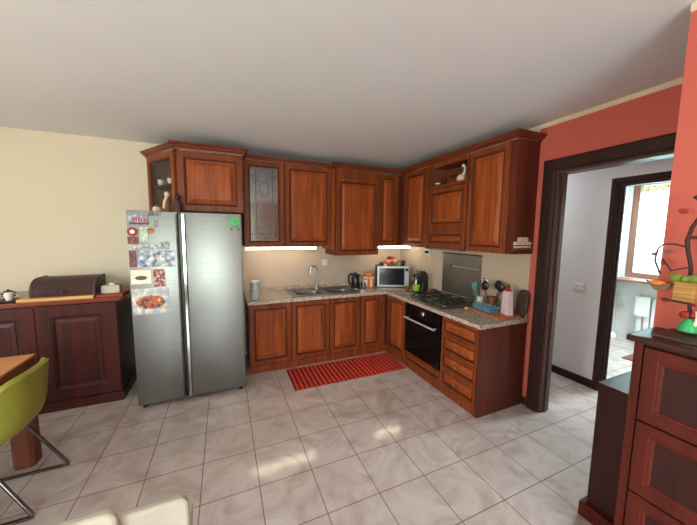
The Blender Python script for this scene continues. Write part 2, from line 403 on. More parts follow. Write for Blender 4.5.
# lace curtain
def curtain_mesh():
    mb = MB(); N = 60; a = []; b = []
    for i in range(N+1):
        y = -1.61-.76*i/N; x = 3.085+.006*math.sin(i*1.05)+.003*math.sin(i*2.3)
        a.append((x, y, 1.09)); b.append((x, y, 2.30))
    va = [mb.bm.verts.new(p) for p in a]; vb = [mb.bm.verts.new(p) for p in b]
    for i in range(N): mb._face([va[i], va[i+1], vb[i+1], vb[i]])
    return mb
cu = thing('curtain', 'sheer white curtain hung in the bathroom window', 'curtain', (0, 0, 0))
cc = curtain_mesh().build('cloth', M['curtain'], cu, smooth=True)
so = cc.modifiers.new('solid', 'SOLIDIFY'); so.thickness = .002
M['valance'] = picture_mat('floral_valance', [(90, 100, 70), (225, 215, 160), (240, 235, 190), (150, 90, 60)], 22)
MB().box(3.066, 3.074, -2.37, -1.61, 2.24, 2.33).build('valance', M['valance'], cu)
MB().cyl((3.085, -2.38, 2.325), (3.085, -1.60, 2.325), .007).build('curtain_rod', M['brass'], cu, smooth=True)
ra = thing('radiator', 'white column radiator under the bathroom window', 'radiator', (0, 0, 0))
r_ = MB()
for i in range(8): r_.box(2.96, 3.03, -1.76-.075*i-.06, -1.76-.075*i, .16, .72, bev=.012)
r_.build('radiator_columns', M['white'], ra, smooth=True)
for z in (.22, .66): MB().cyl((2.995, -1.74, z), (2.995, -2.36, z), .02).build('radiator_pipe', M['white'], ra, smooth=True)
for y in (-1.95, -2.2): MB().box(3.025, 3.05, y, y+.03, .55, .6).build('wall_bracket', M['white'], ra)
tw = MB()
pr = [(2.925, .42), (2.935, .42), (2.935, .70), (2.945, .735), (3.04, .735), (3.045, .6), (3.037, .6), (3.034, .722), (2.95, .722), (2.925, .70)]
pr = [(2.930, .45), (2.942, .45), (2.942, .722), (3.034, .722), (3.034, .6), (3.044, .6), (3.044, .738), (2.936, .738), (2.930, .730)]
tw.prism(pr, 'y', -1.74, -1.90)
tag(tw.build('towel', M['white'], bevel=.003), 'white towel hanging over the bathroom radiator', 'towel')
tag(MB().box(2.2, 2.8, -2.6, -1.95, 0, .015, bev=.005).build('bath_mat', M['brown_mat']), 'brown mat on the pale bathroom floor', 'mat')
# toilet-paper holder-ish white toilet edge at the bathroom's left wall
tl = thing('toilet', 'white toilet standing at the left wall of the bathroom', 'toilet', (1.62, -1.485, 0))
MB().lathe((0, -.42, 0), [(.12, 0), (.11, .12), (.10, .22), (.17, .36), (.18, .40)], 24).build('bowl', M['white'], tl, smooth=True)
MB().lathe((0, -.42, 0), [(.185, .40), (.19, .41), (.185, .43), (.1, .435)], 24).build('seat_lid', M['white'], tl, smooth=True)
MB().box(-.19, .19, -.23, -.01, .0, .82, bev=.015).build('cistern', M['white'], tl, smooth=True)
sw = thing('light_switch', 'white switch plate on the hall wall', 'switch', (.95, -2.02, 1.05))
MB().box(-.009, 0, -.06, .06, -.04, .04, bev=.003).build('plate', M['white'], sw)
for k in (-.028, 0, .028): MB().box(-.013, -.009, k-.011, k+.011, -.022, .022, bev=.001).build('rocker', M['white'], sw)

# ================================================================ BASE UNITS
FB, FR = -.584, -.597      # front planes of back run and right run (carcass .022 behind)
T = .022
def base_unit(label, name, x0, x1, doors, knobs):
    t = thing(name, label, 'cabinet', ((x0+x1)/2, FB, 0)); cx = (x0+x1)/2
    if name == 'sink_cabinet': MB().box(x0-cx, x0-cx+.018, T, -FB-.02, .09, .80).box(x1-cx-.018, x1-cx, T, -FB-.02, .09, .80).box(x0-cx+.018, x1-cx-.018, T, -FB-.02, .09, .108).box(x0-cx+.018, x1-cx-.018, -FB-.03, -FB-.02, .108, .80).build('body', M['cherry_side'], t)
    else: MB().box(x0-cx, x1-cx, T, -FB-.02, .09, .80).build('body', M['cherry_side'], t)
    MB().box(x0-cx, x1-cx, .004, .03, 0, .088).build('plinth', M['cherry'], t)
    for (a, b), k in zip(doors, knobs):
        door(t, 'door', (a-cx, T, .09), (1, 0, 0), (0, -1, 0), b-a, .705, knob=k)
    return t
base_unit('cherry base cabinet with one raised-panel door, next to the steel fridge', 'base_cabinet', -2.352, -1.877, [(-2.345, -1.877)], [(.5, .965)])
base_unit('double-door cherry base cabinet under the sink', 'sink_cabinet', -1.875, -.976, [(-1.873, -1.403), (-1.40, -.978)], [(.93, .955), (.07, .955)])
t = base_unit('narrow-door cherry base cabinet in the corner of the worktop', 'base_cabinet', -.974, -.02, [(-.97, -.662)], [None])
c0 = (-.974-.02)/2
MB().box(-.660-c0, FR-T-c0-.001, .002, T, .09, .795).build('filler_strip', M['cherry'], t)
# right run, fronts face -x
def right_unit(name, label, y0, y1, fronts, back=-.02):
    """y0 > y1"""
    t = thing(name, label, 'cabinet', (FR, (y0+y1)/2, 0)); cy = (y0+y1)/2
    e_ = .021 if name == 'drawer_cabinet' else 0
    MB().box(T, back-FR, y1-cy+e_, y0-cy, .09, .80).build('body', M['cherry_side'], t)
    MB().box(.004, .03, y1-cy+e_, y0-cy, 0, .088).build('plinth', M['cherry'], t)
    for nm, a, b, z0, z1, k, st in fronts:
        door(t, nm, (T, a-cy, z0), (0, -1, 0), (-1, 0, 0), a-b, z1-z0, knob=k, stile=st, kname='knob')
    return t
right_unit('corner_cabinet', 'cherry corner base cabinet panel to the left of the oven', -.606, -1.025, [('door', -.615, -1.022, .09, .795, None, .062)])
h4 = (.795-.09)/4
right_unit('drawer_cabinet', 'cherry cabinet with four drawers at the end of the worktop', -1.66, -2.133,
    [('drawer', -1.665, -2.110, .09+i*h4, .09+(i+1)*h4-.002, (.5, .5), .035) for i in range(4)])
ep = bpy.data.objects['drawer_cabinet']
MB().box(.0, .575, -.2425, -.222, 0, .80).build('end_panel', M['cherry_side'], ep)
ov = thing('oven_housing', 'cherry oven housing with a panel below the black oven', 'cabinet', (FR, -1.3425, 0))
MB().box(T, .575, -.315, -.305, .09, .80).box(T, .575, .305, .315, .09, .80).box(T, .575, -.305, .305, .09, .19).build('body', M['cherry_side'], ov)
MB().box(.004, .03, -.315, .315, 0, .088).build('plinth', M['cherry'], ov)
door(ov, 'drawer', (T, .312, .09), (0, -1, 0), (-1, 0, 0), .624, .112, stile=.03)
# oven
o = thing('oven', 'black built-in oven with long steel handle and round dial', 'oven', (FR, -1.3425, .2))
MB().box(T+.002, .54, -.30, .30, 0, .595).build('body', M['black_m'], o)
MB().box(-.004, T, -.303, .303, .012, .455, bev=.003).build('oven_door', M['glass_b'], o)
MB().box(-.004, T, -.303, .303, .460, .598, bev=.003).build('control_panel', M['glass_b'], o)
hb = MB(); hb.tube([(-.05, -.27, .43), (-.05, .27, .43)], .010, 12); hb.cyl((-.05, -.24, .43), (-.002, -.24, .43), .007); hb.cyl((-.05, .24, .43), (-.002, .24, .43), .007)
hb.build('handle', M['silver'], o, smooth=True)
MB().lathe((-.004, -.03, .53), [(.030, 0), (.030, -.012), (.022, -.02), (.020, -.03)], 24, 'x').build('dial', M['chrome'], o, smooth=True)
MB().lathe((-.004, -.03, .53), [(.018, -.0305), (.012, -.033)], 24, 'x').build('dial_cap', M['black'], o, smooth=True)

# ---------------- worktop (one L slab with sink and hob cut-outs)
def slab(xs, ys, keep, z0, z1):
    mb = MB(); bm = mb.bm; V = {}
    def v(i, j, z):
        k = (i, j, z)
        if k not in V: V[k] = bm.verts.new((xs[i], ys[j], z))
        return V[k]
    cells = {(i, j) for i in range(len(xs)-1) for j in range(len(ys)-1) if keep((xs[i]+xs[i+1])/2, (ys[j]+ys[j+1])/2)}
    for i, j in cells:
        bm.faces.new([v(i, j, z1), v(i+1, j, z1), v(i+1, j+1, z1), v(i, j+1, z1)]); bm.faces.new([v(i, j+1, z0), v(i+1, j+1, z0), v(i+1, j, z0), v(i, j, z0)])
        for di, dj, e in ((-1, 0, ((0, 1), (0, 0))), (1, 0, ((1, 0), (1, 1))), (0, -1, ((0, 0), (1, 0))), (0, 1, ((1, 1), (0, 1)))):
            if (i+di, j+dj) not in cells:
                a, b = e; bm.faces.new([v(i+a[0], j+a[1], z0), v(i+b[0], j+b[1], z0), v(i+b[0], j+b[1], z1), v(i+a[0], j+a[1], z1)])
    return mb
SK = (-1.80, -1.00, -.50, -.09)   # sink cut-out
HB = (-.56, -.06, -1.61, -1.05)   # hob cut-out
def keep(x, y):
    if SK[0] < x < SK[1] and SK[2] < y < SK[3]: return False
    if HB[0] < x < HB[1] and HB[2] < y < HB[3]: return False
    return y > FB-.022 or x > FR-.022
wt = thing('worktop', 'speckled grey-pink granite L-shaped kitchen worktop', 'worktop', (0, 0, 0))
slab([-2.362, SK[0], SK[1], FR-.022, HB[0], HB[1], -.006], [-2.15, HB[2], HB[3], FB-.022, SK[2], SK[3], -.006], keep, .802, .84).build('slab', M['granite'], wt, bevel=.004)
tag(MB().box(-2.362, -.026, -.026, -.0065, .8405, .885, bev=.002).build('worktop_upstand', M['granite']), 'low granite upstand along the wall behind the sink', 'upstand')
tag(MB().box(-.026, -.0065, -2.13, -.0065, .8405, .875, bev=.002).build('worktop_upstand', M['granite']), 'low granite upstand along the wall behind the hob', 'upstand')
# ---------------- sink
sk = thing('sink', 'stainless steel double-bowl kitchen sink set in the granite', 'sink', (-1.40, -.295, .84))
rim = slab([-.44, -.37, -.03, .03, .37, .44], [-.235, -.175, .125, .225], lambda x, y: not (-.175 < y < .125 and (.03 < abs(x) < .37)), .0005, .006)
rim.build('rim', M['steel'], sk, bevel=.003)
for s in (-1, 1):
    b = MB(); c = Vector((.20*s, -.025, 0)); rings = []
    for w_, h_, z in ((.17, .15, .003), (.165, .145, -.02), (.155, .135, -.14), (.12, .10, -.165), (.04, .04, -.17)):
        ring = []
        for q in range(24):
            a = 2*math.pi*q/24; cs, sn = math.cos(a), math.sin(a); p = .35
            ring.append(c+Vector((w_*abs(cs)**p*(1 if cs > 0 else -1), h_*abs(sn)**p*(1 if sn > 0 else -1), z)))
        rings.append(ring)
    b.ring_sweep(rings, cap=False); ob = b.build('bowl', M['steel'], sk, smooth=True)
    so = ob.modifiers.new('solid', 'SOLIDIFY'); so.thickness = .0015; so.offset = 1
    MB().lathe((.20*s, -.025, -.1695), [(.038, 0), (.038, .003), (.02, .001)], 20).build('drain', M['steel_d'], sk, smooth=True)
fa = thing('faucet', 'tall arched chrome faucet behind the sink', 'faucet', (-1.42, -.115, .846))
MB().lathe((0, 0, 0), [(.026, 0), (.026, .01), (.019, .02), (.019, .07), (.013, .08)], 20).build('base', M['chrome'], fa, smooth=True)
pts = [(0, 0, .075), (0, 0, .25)]+[(-.055*(1-math.cos(a)), -.02*(1-math.cos(a))*1.2, .25+.06*math.sin(a)) for a in [math.pi*i/10 for i in range(1, 11)]]+[(-.11, -.048, .21)]
MB().tube(pts, .0105, 12).build('spout', M['chrome'], fa, smooth=True)
MB().tube([(.015, 0, .05), (.04, -.005, .055), (.075, -.01, .10)], [.009, .008, .006], 10).build('lever', M['chrome'], fa, smooth=True)

# ---------------- hob
hob = thing('gas_hob', 'stainless steel gas hob with black iron grates', 'hob', (-.325, -1.33, .84))
MB().box(-.262, .262, -.305, .305, .0005, .010, bev=.004).build('hob_plate', M['steel'], hob)
def burner(cx, cy, r):
    b = MB().lathe((cx, cy, .010), [(r+.012, 0), (r+.01, .008), (r, .009)], 24); p = b.build('burner_ring', M['steel_d'], hob, smooth=True)
    MB().lathe((cx, cy, .019), [(r, 0), (r, .008), (r*.8, .011)], 24).build('burner_cap', M['black_m'], p, smooth=True)
for cx, cy, r in ((.11, .19, .034), (.11, -.19, .028), (-.12, .19, .022), (-.12, -.19, .034), (.03, 0, .045)): burner(cx, cy, r)
for cy in (.19, 0, -.19):
    g = MB(); w = .09; x0, x1 = (-.215, .235)
    if cy == 0: x0 = -.13
    for yy in (cy-w, cy+w): g.box(x0, x1, yy-.005, yy+.005, .035, .046)
    for xx in (x0, (x0+x1)/2, x1): g.box(xx-.005, xx+.005, cy-w, cy+w, .035, .046)
    for q in (.11, -.12) if cy else (.03,):
        for dx, dy in ((1, 0), (-1, 0), (0, 1), (0, -1)):
            g.box(q+dx*.018-abs(dy)*.004-(0 if dx >= 0 else .04), q+dx*.018+abs(dy)*.004+(.04 if dx > 0 else 0), cy+dy*.018-abs(dx)*.004-(0 if dy >= 0 else .07), cy+dy*.018+abs(dx)*.004+(.07 if dy > 0 else 0), .038, .050)
    for xx in (x0+.01, x1-.01):
        for yy in (cy-w, cy+w): g.cyl((xx, yy, .010), (xx, yy, .037), .006, n=8)
    g.build('grate', M['black_m'], hob)
for i, cy in enumerate((-.10, -.05, 0, .05, .10)):
    MB().lathe((-.20 if cy else -.20, cy, .010), [(.018, 0), (.018, .004), (.014, .006), (.013, .024), (.010, .026)], 16).build('knob', M['black'], hob, smooth=True)
# steel splash panel with utensil rail behind the hob
spn = thing('splash_panel', 'brushed steel splash panel on the wall behind the hob', 'splash panel', (0, -1.285, .88))
MB().box(-.014, -.008, -.30, .30, 0, .485).build('sheet', M['steel'], spn)
MB().box(-.024, -.008, -.302, .302, .485, .50).build('top_edge', M['black'], spn)
rl = MB(); rl.tube([(-.045, -.29, .345), (-.045, .11, .345)], .007, 10); rl.cyl((-.045, .10, .345), (-.012, .10, .345), .006); rl.cyl((-.045, -.28, .345), (-.012, -.28, .345), .006)
rl.build('rail', M['silver'], spn, smooth=True)
MB().sphere((-.045, .118, .345), .016).build('rail_end', M['black'], spn, smooth=True)

# ================================================================ WALL UNITS
ZB, ZT = 1.435, 2.41
UB, UR = -.398, -.30
def wall_unit(name, label, x0, x1, z0=ZB, z1=ZT, yf=UB, glassy=False, fronts=None):
    cx = (x0+x1)/2; t = thing(name, label, 'wall cabinet', (cx, yf, z0)); h = z1-z0; a, b = x0-cx, x1-cx; dp = -yf-.002
    if glassy:
        MB().box(a, a+.018, T, dp, 0, h).box(b-.018, b, T, dp, 0, h).box(a+.018, b-.018, T, dp, 0, .018).box(a+.018, b-.018, T, dp, h-.018, h).box(a+.018, b-.018, dp-.008, dp, .018, h-.018).build('body', M['inside'], t)
        for z in (.33, .63): MB().box(a+.02, b-.02, T+.02, dp-.01, z, z+.012).build('shelf', M['glass'], t)
    else: MB().box(a, b, T, dp, 0, h).build('body', M['cherry_side'], t)
    for u0, u1, v0, v1, g in fronts:
        door(t, 'door', (u0-cx, T, v0-z0), (1, 0, 0), (0, -1, 0), u1-u0, v1-v0, glass_m=M['leaded'] if g else None)
    return t
gu = wall_unit('display_cabinet', 'cherry wall cabinet with leaded glass door, beside the fridge', -2.362, -1.905, glassy=True, fronts=[(-2.358, -1.91, ZB, ZT-.004, True)])
# lead came pattern on the glass (sub-part of door)
gd = [c for c in gu.children if c.name.startswith('door')][0]
lc = MB(); y = .005
def came(p, q): lc.tube([(p[0], y, p[1]), (q[0], y, q[1])], .004, 6)
wl, wr, zb_, zt_ = -.155, .155, .08, .875
came((-.095, zb_), (-.095, zt_)); came((.095, zb_), (.095, zt_)); came((wl, .15), (wr, .15)); came((wl, .80), (wr, .80))
for a in range(12):
    a0, a1 = math.pi*2*a/12, math.pi*2*(a+1)/12; came((.05*math.cos(a0), .66+.08*math.sin(a0)), (.05*math.cos(a1), .66+.08*math.sin(a1)))
lc.build('lead_came', M['steel_d'], gd)
wall_unit('wall_cabinet', 'cherry wall cabinet with one tall door, right of the glass-door cabinet', -1.903, -1.312, fronts=[(-1.900, -1.318, ZB, ZT-.004, False)])
hc = wall_unit('wall_cabinet', 'deeper cherry wall cabinet hanging lower than the rest over the sink', -1.262, -.640, 1.315, 2.41, -.42, fronts=[(-1.255, -.642, 1.318, 2.305, False)])
MB().box(-.305, .308, .004, T, .99, 1.09).build('top_rail', M['cherry'], hc)
# small angled wooden bracket panel filling the step to its left
tag(MB().box(-1.310, -1.264, -.376, -.004, 1.395, 2.41).build('filler_panel', M['cherry_panel']), 'narrow cherry filler panel left of the low-hanging wall cabinet', 'panel')
cc_ = wall_unit('corner_cabinet', 'narrow cherry wall cabinet over the microwave in the corner', -.638, -.02, fronts=[(-.632, -.335, ZB, ZT-.004, False)])
MB().box(-.333+.329, UR-T+.329-.002, .004, T, 0, .965).build('filler_strip', M['cherry'], cc_)
def wall_right_unit(name, label, y0, y1, fronts, z0=ZB, z1=ZT, body=None):
    cy = (y0+y1)/2; t = thing(name, label, 'wall cabinet', (UR, cy, z0)); dp = -UR-.002
    if body is None: MB().box(T, dp, y1-cy, y0-cy, 0, z1-z0).build('body', M['cherry_side'], t)
    else: body(t, y0-cy, y1-cy, dp)
    for nm, a, b, u0, u1 in fronts: door(t, nm, (T, a-cy, u0-z0), (0, -1, 0), (-1, 0, 0), a-b, u1-u0)
    return t
wall_right_unit('wall_cabinet', 'cherry wall cabinet over the coffee machine, with one door', -.402, -.965, [('door', -.50, -.962, ZB, ZT-.004)])
def niche_body(t, y0, y1, dp):
    m = MB(); h = ZT-ZB; zn = .725
    m.box(T, dp, y1, y0, 0, zn); m.box(T, dp, y1, y1+.02, zn, h); m.box(T, dp, y0-.02, y0, zn, h); m.box(dp-.01, dp, y1+.02, y0-.02, zn, h); m.box(T, dp, y1+.02, y0-.02, h-.02, h)
    m.build('body', M['inside'], t)
    f = MB(); f.box(0, T, y0-.045, y0, 0, h); f.box(0, T, y1, y1+.012, 0, h); f.box(0, T, y1+.012, y0-.045, h-.045, h); f.box(0, T, y1+.012, y0-.045, zn-.03, zn)
    f.build('face_frame', M['cherry'], t)
nu = wall_right_unit('niche_cabinet', 'cherry wall cabinet over the hob with an open niche above its flap', -.967, -1.612,
    [('flap', -1.014, -1.598, ZB+.235, ZB+.69), ('hood_drawer', -1.014, -1.598, ZB+.02, ZB+.215)], body=niche_body)
MB().box(-.012, T+.05, -.28, .28, -.012, .006).build('hood_lip', M['steel'], nu)
wall_right_unit('wall_cabinet', 'tall-doored cherry wall cabinet at the end of the run by the doorway', -1.614, -2.13, [('door', -1.62, -2.075, ZB, ZT-.004)])
# cornices
CP = [(0, 0), (.006, 0), (.010, .018), (.028, .030), (.036, .048), (.052, .062), (.052, .075), (0, .075)]
def cornice(label, path, z, sc=1.0, lift=0):
    mb = MB(); sweep_profile(mb, path, [(o*sc, z+h*sc+0) for o, h in CP]); return tag(mb.build('cornice', M['cornice']), label, 'cornice')
cornice('short cherry cornice over the glass-door cabinet beside the fridge', [(-2.362, UB-.0), (-1.312, UB-.0)], 2.412, .55)
mbc = MB(); path = [(-1.262, -.004), (-1.262, -.42), (UR+.0, -.42), (UR, -2.13), (-.002, -2.13)]
sweep_profile(mbc, path, [(o*1.0, 2.412+h*.72) for o, h in CP])
tag(mbc.build('cornice', M['cornice']), 'long cherry cornice turning the corner above the wall cabinets', 'cornice')
# decorative plaque on the end panel
pq = thing('wall_plaque', 'small cream ornamental plaque on the side of the end wall cabinet', 'plaque', (-.148, -2.13, 1.525))
MB().box(-.118, .118, -.010, 0, -.055, -.040).build('plaque_base', M['cork'], pq)
m = MB()
for r in range(3):
    for k in range(7 if r < 2 else 4):
        x = -.100+k*.033+(0 if r < 2 else .05); h = .012+.006*((k*3+r) % 3)
        m.lathe((x, 0, -.04+r*.032+.013), [(h, 0), (h*.8, -.008)], 8 if (k+r) % 2 else 5, 'y')
m.build('plaque_ornament', M['trim_cream'], pq)

# LED strips under the wall units
for nm, lab, x0, x1 in (('led_strip', 'lit strip light under the glass-door wall cabinet', -2.352, -1.50), ('led_strip', 'lit short strip light over the microwave', -.60, -.06)):
    q = thing(nm, lab, 'strip light', ((x0+x1)/2, -.34, ZB-.012)); w = (x1-x0)/2
    MB().box(-w, w, -.018, .018, .004, .012).build('housing', M['white'], q)
    MB().box(-w+.005, w-.005, -.013, .013, -.022, .004).build('diffuser', M['led'], q)

# ================================================================ FRIDGE + cabinet over it
fr = thing('fridge', 'tall stainless steel side-by-side fridge covered in magnets on its left door', 'fridge', (-2.871, -.887, 0))
MB().box(-.455, .455, .07, .80, .045, 1.765).build('body', M['steel_d'], fr, bevel=.004)
MB().box(-.455, -.078, 0, .062, .04, 1.775, bev=.008).build('freezer_door', M['steel'], fr, smooth=True)
MB().box(-.050, .455, 0, .062, .04, 1.775, bev=.008).build('fridge_door', M['steel'], fr, smooth=True)
MB().box(-.074, -.054, .03, .066, .05, 1.77).build('door_seal', M['black'], fr)
hn = MB(); hn.prism([(-.052, .0), (-.052, -.018), (-.044, -.028), (-.026, -.028), (-.016, -.012), (-.016, .0)], 'z', .06, 1.755); hn.build('handle', M['chrome'], fr, smooth=True)
hn = MB(); hn.prism([(-.096, .0), (-.092, -.010), (-.080, -.012), (-.078, 0)], 'z', .06, 1.755); hn.build('handle', M['chrome_d'], fr, smooth=True)
MB().box(-.45, .45, .09, .13, .008, .045).build('kick_plate', M['black'], fr)
for x in (-.41, .41):
    for y in (.05, .7): MB().cyl((x, y, 0), (x, y, .045), .02, n=12).build('foot', M['rubber'], fr)
# magnets
def pm(n, c, s): return picture_mat(n, c, s)
FY = -.888
mag = [
 ((-3.305, -3.165, 1.655, 1.745), 'large rectangular souvenir magnet with red lettering, top left of the fridge', [(60, 70, 110), (120, 90, 110), (190, 50, 70), (200, 205, 215)], 40),
 ((-3.235, -3.175, 1.515, 1.635), 'pale green landscape magnet beside the round red one', [(90, 140, 90), (200, 215, 190), (230, 230, 220)], 30),
 ((-3.322, -3.247, 1.495, 1.555), 'dark red square magnet below the round one', [(90, 20, 24), (120, 30, 30), (160, 60, 50)], 50),
 ((-3.32, -3.185, 1.445, 1.485), 'wide low magnet with pale houses, below the dark red one', [(120, 130, 150), (190, 190, 195), (230, 225, 225)], 40),
 ((-3.18, -3.09, 1.45, 1.487), 'small grey magnet in the middle of the row', [(110, 115, 130), (170, 175, 185), (210, 215, 215)], 50),
 ((-3.085, -3.02, 1.445, 1.515), 'square teal-grey picture magnet at the right of the row', [(80, 100, 110), (140, 150, 150), (190, 200, 200)], 40),
 ((-3.32, -3.27, 1.295, 1.435), 'dark red photo card at the left of the winter pictures', [(40, 30, 50), (110, 50, 60), (150, 70, 70)], 40),
 ((-3.262, -3.172, 1.295, 1.435), 'blue-white winter photo card, second in its row', [(70, 80, 120), (170, 180, 205), (225, 230, 240)], 26),
 ((-3.168, -3.065, 1.295, 1.438), 'pale photo card with grey figures, third in its row', [(70, 75, 90), (190, 195, 210), (235, 235, 240)], 26),
 ((-3.06, -2.985, 1.29, 1.435), 'snowy photo card at the right end of its row', [(60, 70, 110), (170, 175, 200), (225, 225, 235)], 26),
 ((-3.315, -3.17, 1.145, 1.268), 'cream picture card with a dark boat shape', [(60, 50, 40), (180, 150, 120), (232, 224, 205), (240, 235, 220)], 14),
 ((-3.155, -3.065, 1.115, 1.27), 'red and white picture card right of the cream one', [(90, 20, 30), (170, 60, 60), (225, 200, 195)], 38),
 ((-3.315, -3.045, .875, 1.105), 'big food photo card, lowest on the fridge door', [(40, 40, 50), (200, 110, 60), (225, 215, 205), (150, 165, 190)], 14),
 ((-3.165, -3.125, 1.735, 1.765), 'tiny dark blue magnet at the top edge of the fridge', [(40, 50, 80), (90, 100, 130)], 60),
 ((-3.115, -3.075, 1.735, 1.765), 'tiny grey-blue magnet right of the dark blue one', [(60, 65, 80), (140, 145, 160)], 60),
 ((-3.13, -3.095, 1.64, 1.70), 'small grey tower-shaped magnet', [(90, 95, 110), (150, 150, 150)], 60),
 ((-2.527, -2.435, 1.665, 1.735), 'green clip magnet on the right fridge door', [(30, 150, 60), (40, 190, 80), (60, 210, 100)], 60),
]
for k, ((x0, x1, z0, z1), lab, cols, sc) in enumerate(mag):
    if 'lettering' in lab or 'food photo' in lab or 'dark boat' in lab:
        cx, cz = (x0+x1)/2, (z0+z1)/2; t = thing('fridge_magnet', lab, 'magnet', (cx, FY, cz), 0, 'magnets and cards on the fridge'); a, b = (x1-x0)/2, (z1-z0)/2
        base = [(95, 105, 140), (150, 150, 175), (205, 205, 215)] if 'lettering' in lab else ([(150, 160, 185), (215, 212, 210), (235, 232, 226)] if 'food' in lab else [(222, 212, 190), (240, 235, 222)])
        MB().box(-a, a, -.005, 0, -b, b, bev=.001).build('card', pm('card_%02d' % k, base, sc if 'food' not in lab else 20), t)
        m = MB()
        if 'lettering' in lab:
            for q in range(6): m.box(-a*.6+q*.019, -a*.6+q*.019+.012, -.0062, -.005, -.018+.003*(q % 2), .010+.006*((q+1) % 2))
            m.build('lettering', M['red'], t)
            MB().box(-a*.95, a*.95, -.006, -.005, -b*.92, -b*.55).build('dark_strip', M['purple'], t)
        else:
            kx, kz = (.80, .52) if 'food' in lab else (.62, .30); c0 = -.01 if 'food' in lab else -.008
            n = 28; P = [(a*kx*math.cos(2*math.pi*i/n)*(1+.06*math.sin(5*i)), c0+b*kz*math.sin(2*math.pi*i/n)*(1+.08*math.sin(3*i))) for i in range(n)]
            m.prism(P, 'y', -.0062, -.005)
            m.build('pictured_dish' if 'food' in lab else 'pictured_boat', pm('pic_%02d' % k, [(30, 28, 30), (70, 45, 35), (210, 110, 50), (190, 70, 40), (230, 190, 120)] if 'food' in lab else [(50, 42, 36), (110, 60, 50), (90, 50, 44)], 26), t)
        continue
    tag(MB().box(x0-.0, x1, FY-.005, FY, z0, z1, bev=.001).build('fridge_magnet', pm('print_%02d' % k, cols, sc)), lab, 'magnet', 'magnets and cards on the fridge')
m = thing('fridge_magnet', 'round dark red magnet with a pale centre, upper left of the fridge', 'magnet', (-3.285, FY, 1.597), 0, 'magnets and cards on the fridge')
MB().lathe((0, 0, 0), [(.036, 0), (.038, -.005)], 24, 'y').build('disc', M['leaf_red'], m); MB().lathe((0, -.005, 0), [(.018, 0), (.018, -.003)], 16, 'y').build('centre', M['white'], m)
tag(MB().lathe((-3.155, FY, 1.61), [(.024, 0), (.026, -.006), (.02, -.008)], 20, 'y').build('fridge_magnet', M['wicker']), 'round straw-coloured magnet beside the pale green one', 'magnet', 'magnets and cards on the fridge')
for k, (x, lab) in enumerate(((-2.508, 'left'), (-2.478, 'middle'), (-2.447, 'right'))):
    tag(MB().lathe((x, FY, 1.628), [(.011, 0), (.010, -.006)], 12, 'y').build('fridge_magnet', M['black'] if k != 1 else M['green']), 'tiny round magnet, %s one of three under the green clip' % lab, 'magnet', 'magnets and cards on the fridge')

fc = thing('wall_cabinet', 'wide cherry cabinet with one door mounted above the fridge', 'wall cabinet', (-2.674, -.60, 1.80))
MB().box(-.303, .303, T, .598, 0, .585).build('body', M['cherry_side'], fc)
door(fc, 'door', (-.300, T, .005), (1, 0, 0), (0, -1, 0), .600, .575, stile=.07)
# angled end cabinet with glass door
ec = thing('display_cabinet', 'small angled display cabinet with glass door above the fridge, at the run\'s left end', 'wall cabinet', (0, 0, 1.80))
A, B = Vector((-3.29, -.10, 0)), Vector((-2.982, -.578, 0)); hh = .585
poly = [(-3.29, -.004), (-3.29, -.10), (-2.982, -.578), (-2.982, -.004)]
MB().prism(poly, 'z', 0, .018).prism(poly, 'z', hh-.018, hh).box(-3.29, -3.272, -.10, -.004, .018, hh-.018).box(-3.0, -2.982, -.56, -.004, .018, hh-.018).box(-3.272, -3.0, -.012, -.004, .018, hh-.018).build('body', M['inside'], ec)
inner = [(-3.27, -.014), (-3.27, -.115), (-3.002, -.53), (-3.002, -.014)]
for z in (.27,): MB().prism(inner, 'z', z, z+.012).build('shelf', M['inside'], ec)
U = (B-A).normalized(); Wd = Vector((U.y, -U.x, 0))
if Wd.y > 0: Wd = -Wd
door(ec, 'door', A+Vector((0, 0, .002)), U, Wd, (B-A).length, hh-.004, glass_m=M['glass'], stile=.065)
mbc = MB(); off = .022
sweep_profile(mbc, [(-3.312, -.004), (-3.312, -.115), (-2.995, -.60-.0), (-2.980, -.602)], [(o*.9, 2.387+h*.62) for o, h in CP])
tag(mbc.build('cornice', M['cornice']), 'low cherry cornice on the angled display cabinet', 'cornice')
mbc = MB(); sweep_profile(mbc, [(-2.980, -.02), (-2.980, -.602), (-2.369, -.602), (-2.369, -.02)], [(o*.9, 2.387+h*.85) for o, h in CP])
tag(mbc.build('cornice', M['cornice']), 'cherry cornice crowning the cabinet above the fridge', 'cornice')
# cups inside end cabinet
def cup(loc, m, label, group=None, r=.03, h=.06, name='cup'):
    t = thing(name, label, 'cup', loc, random.random()*.5, group)
    MB().lathe((0, 0, 0), [(r*.6, 0), (r*.65, .004), (r, h*.6), (r, h), (r*.92, h), (r*.9, h*.6), (r*.5, .008)], 20).build('bowl', m, t, smooth=True)
    MB().tube([(r*.95, 0, h*.8), (r*1.5, 0, h*.75), (r*1.55, 0, h*.45), (r*.95, 0, h*.3)], .004, 8).build('handle', m, t, smooth=True)
    return t
cup((-3.17, -.20, 2.083), M['white'], 'white cup at the left on the shelf of the angled display cabinet', 'cups in the angled cabinet')
cup((-3.06, -.36, 2.083), M['white'], 'white cup at the right on the shelf of the angled display cabinet', 'cups in the angled cabinet')
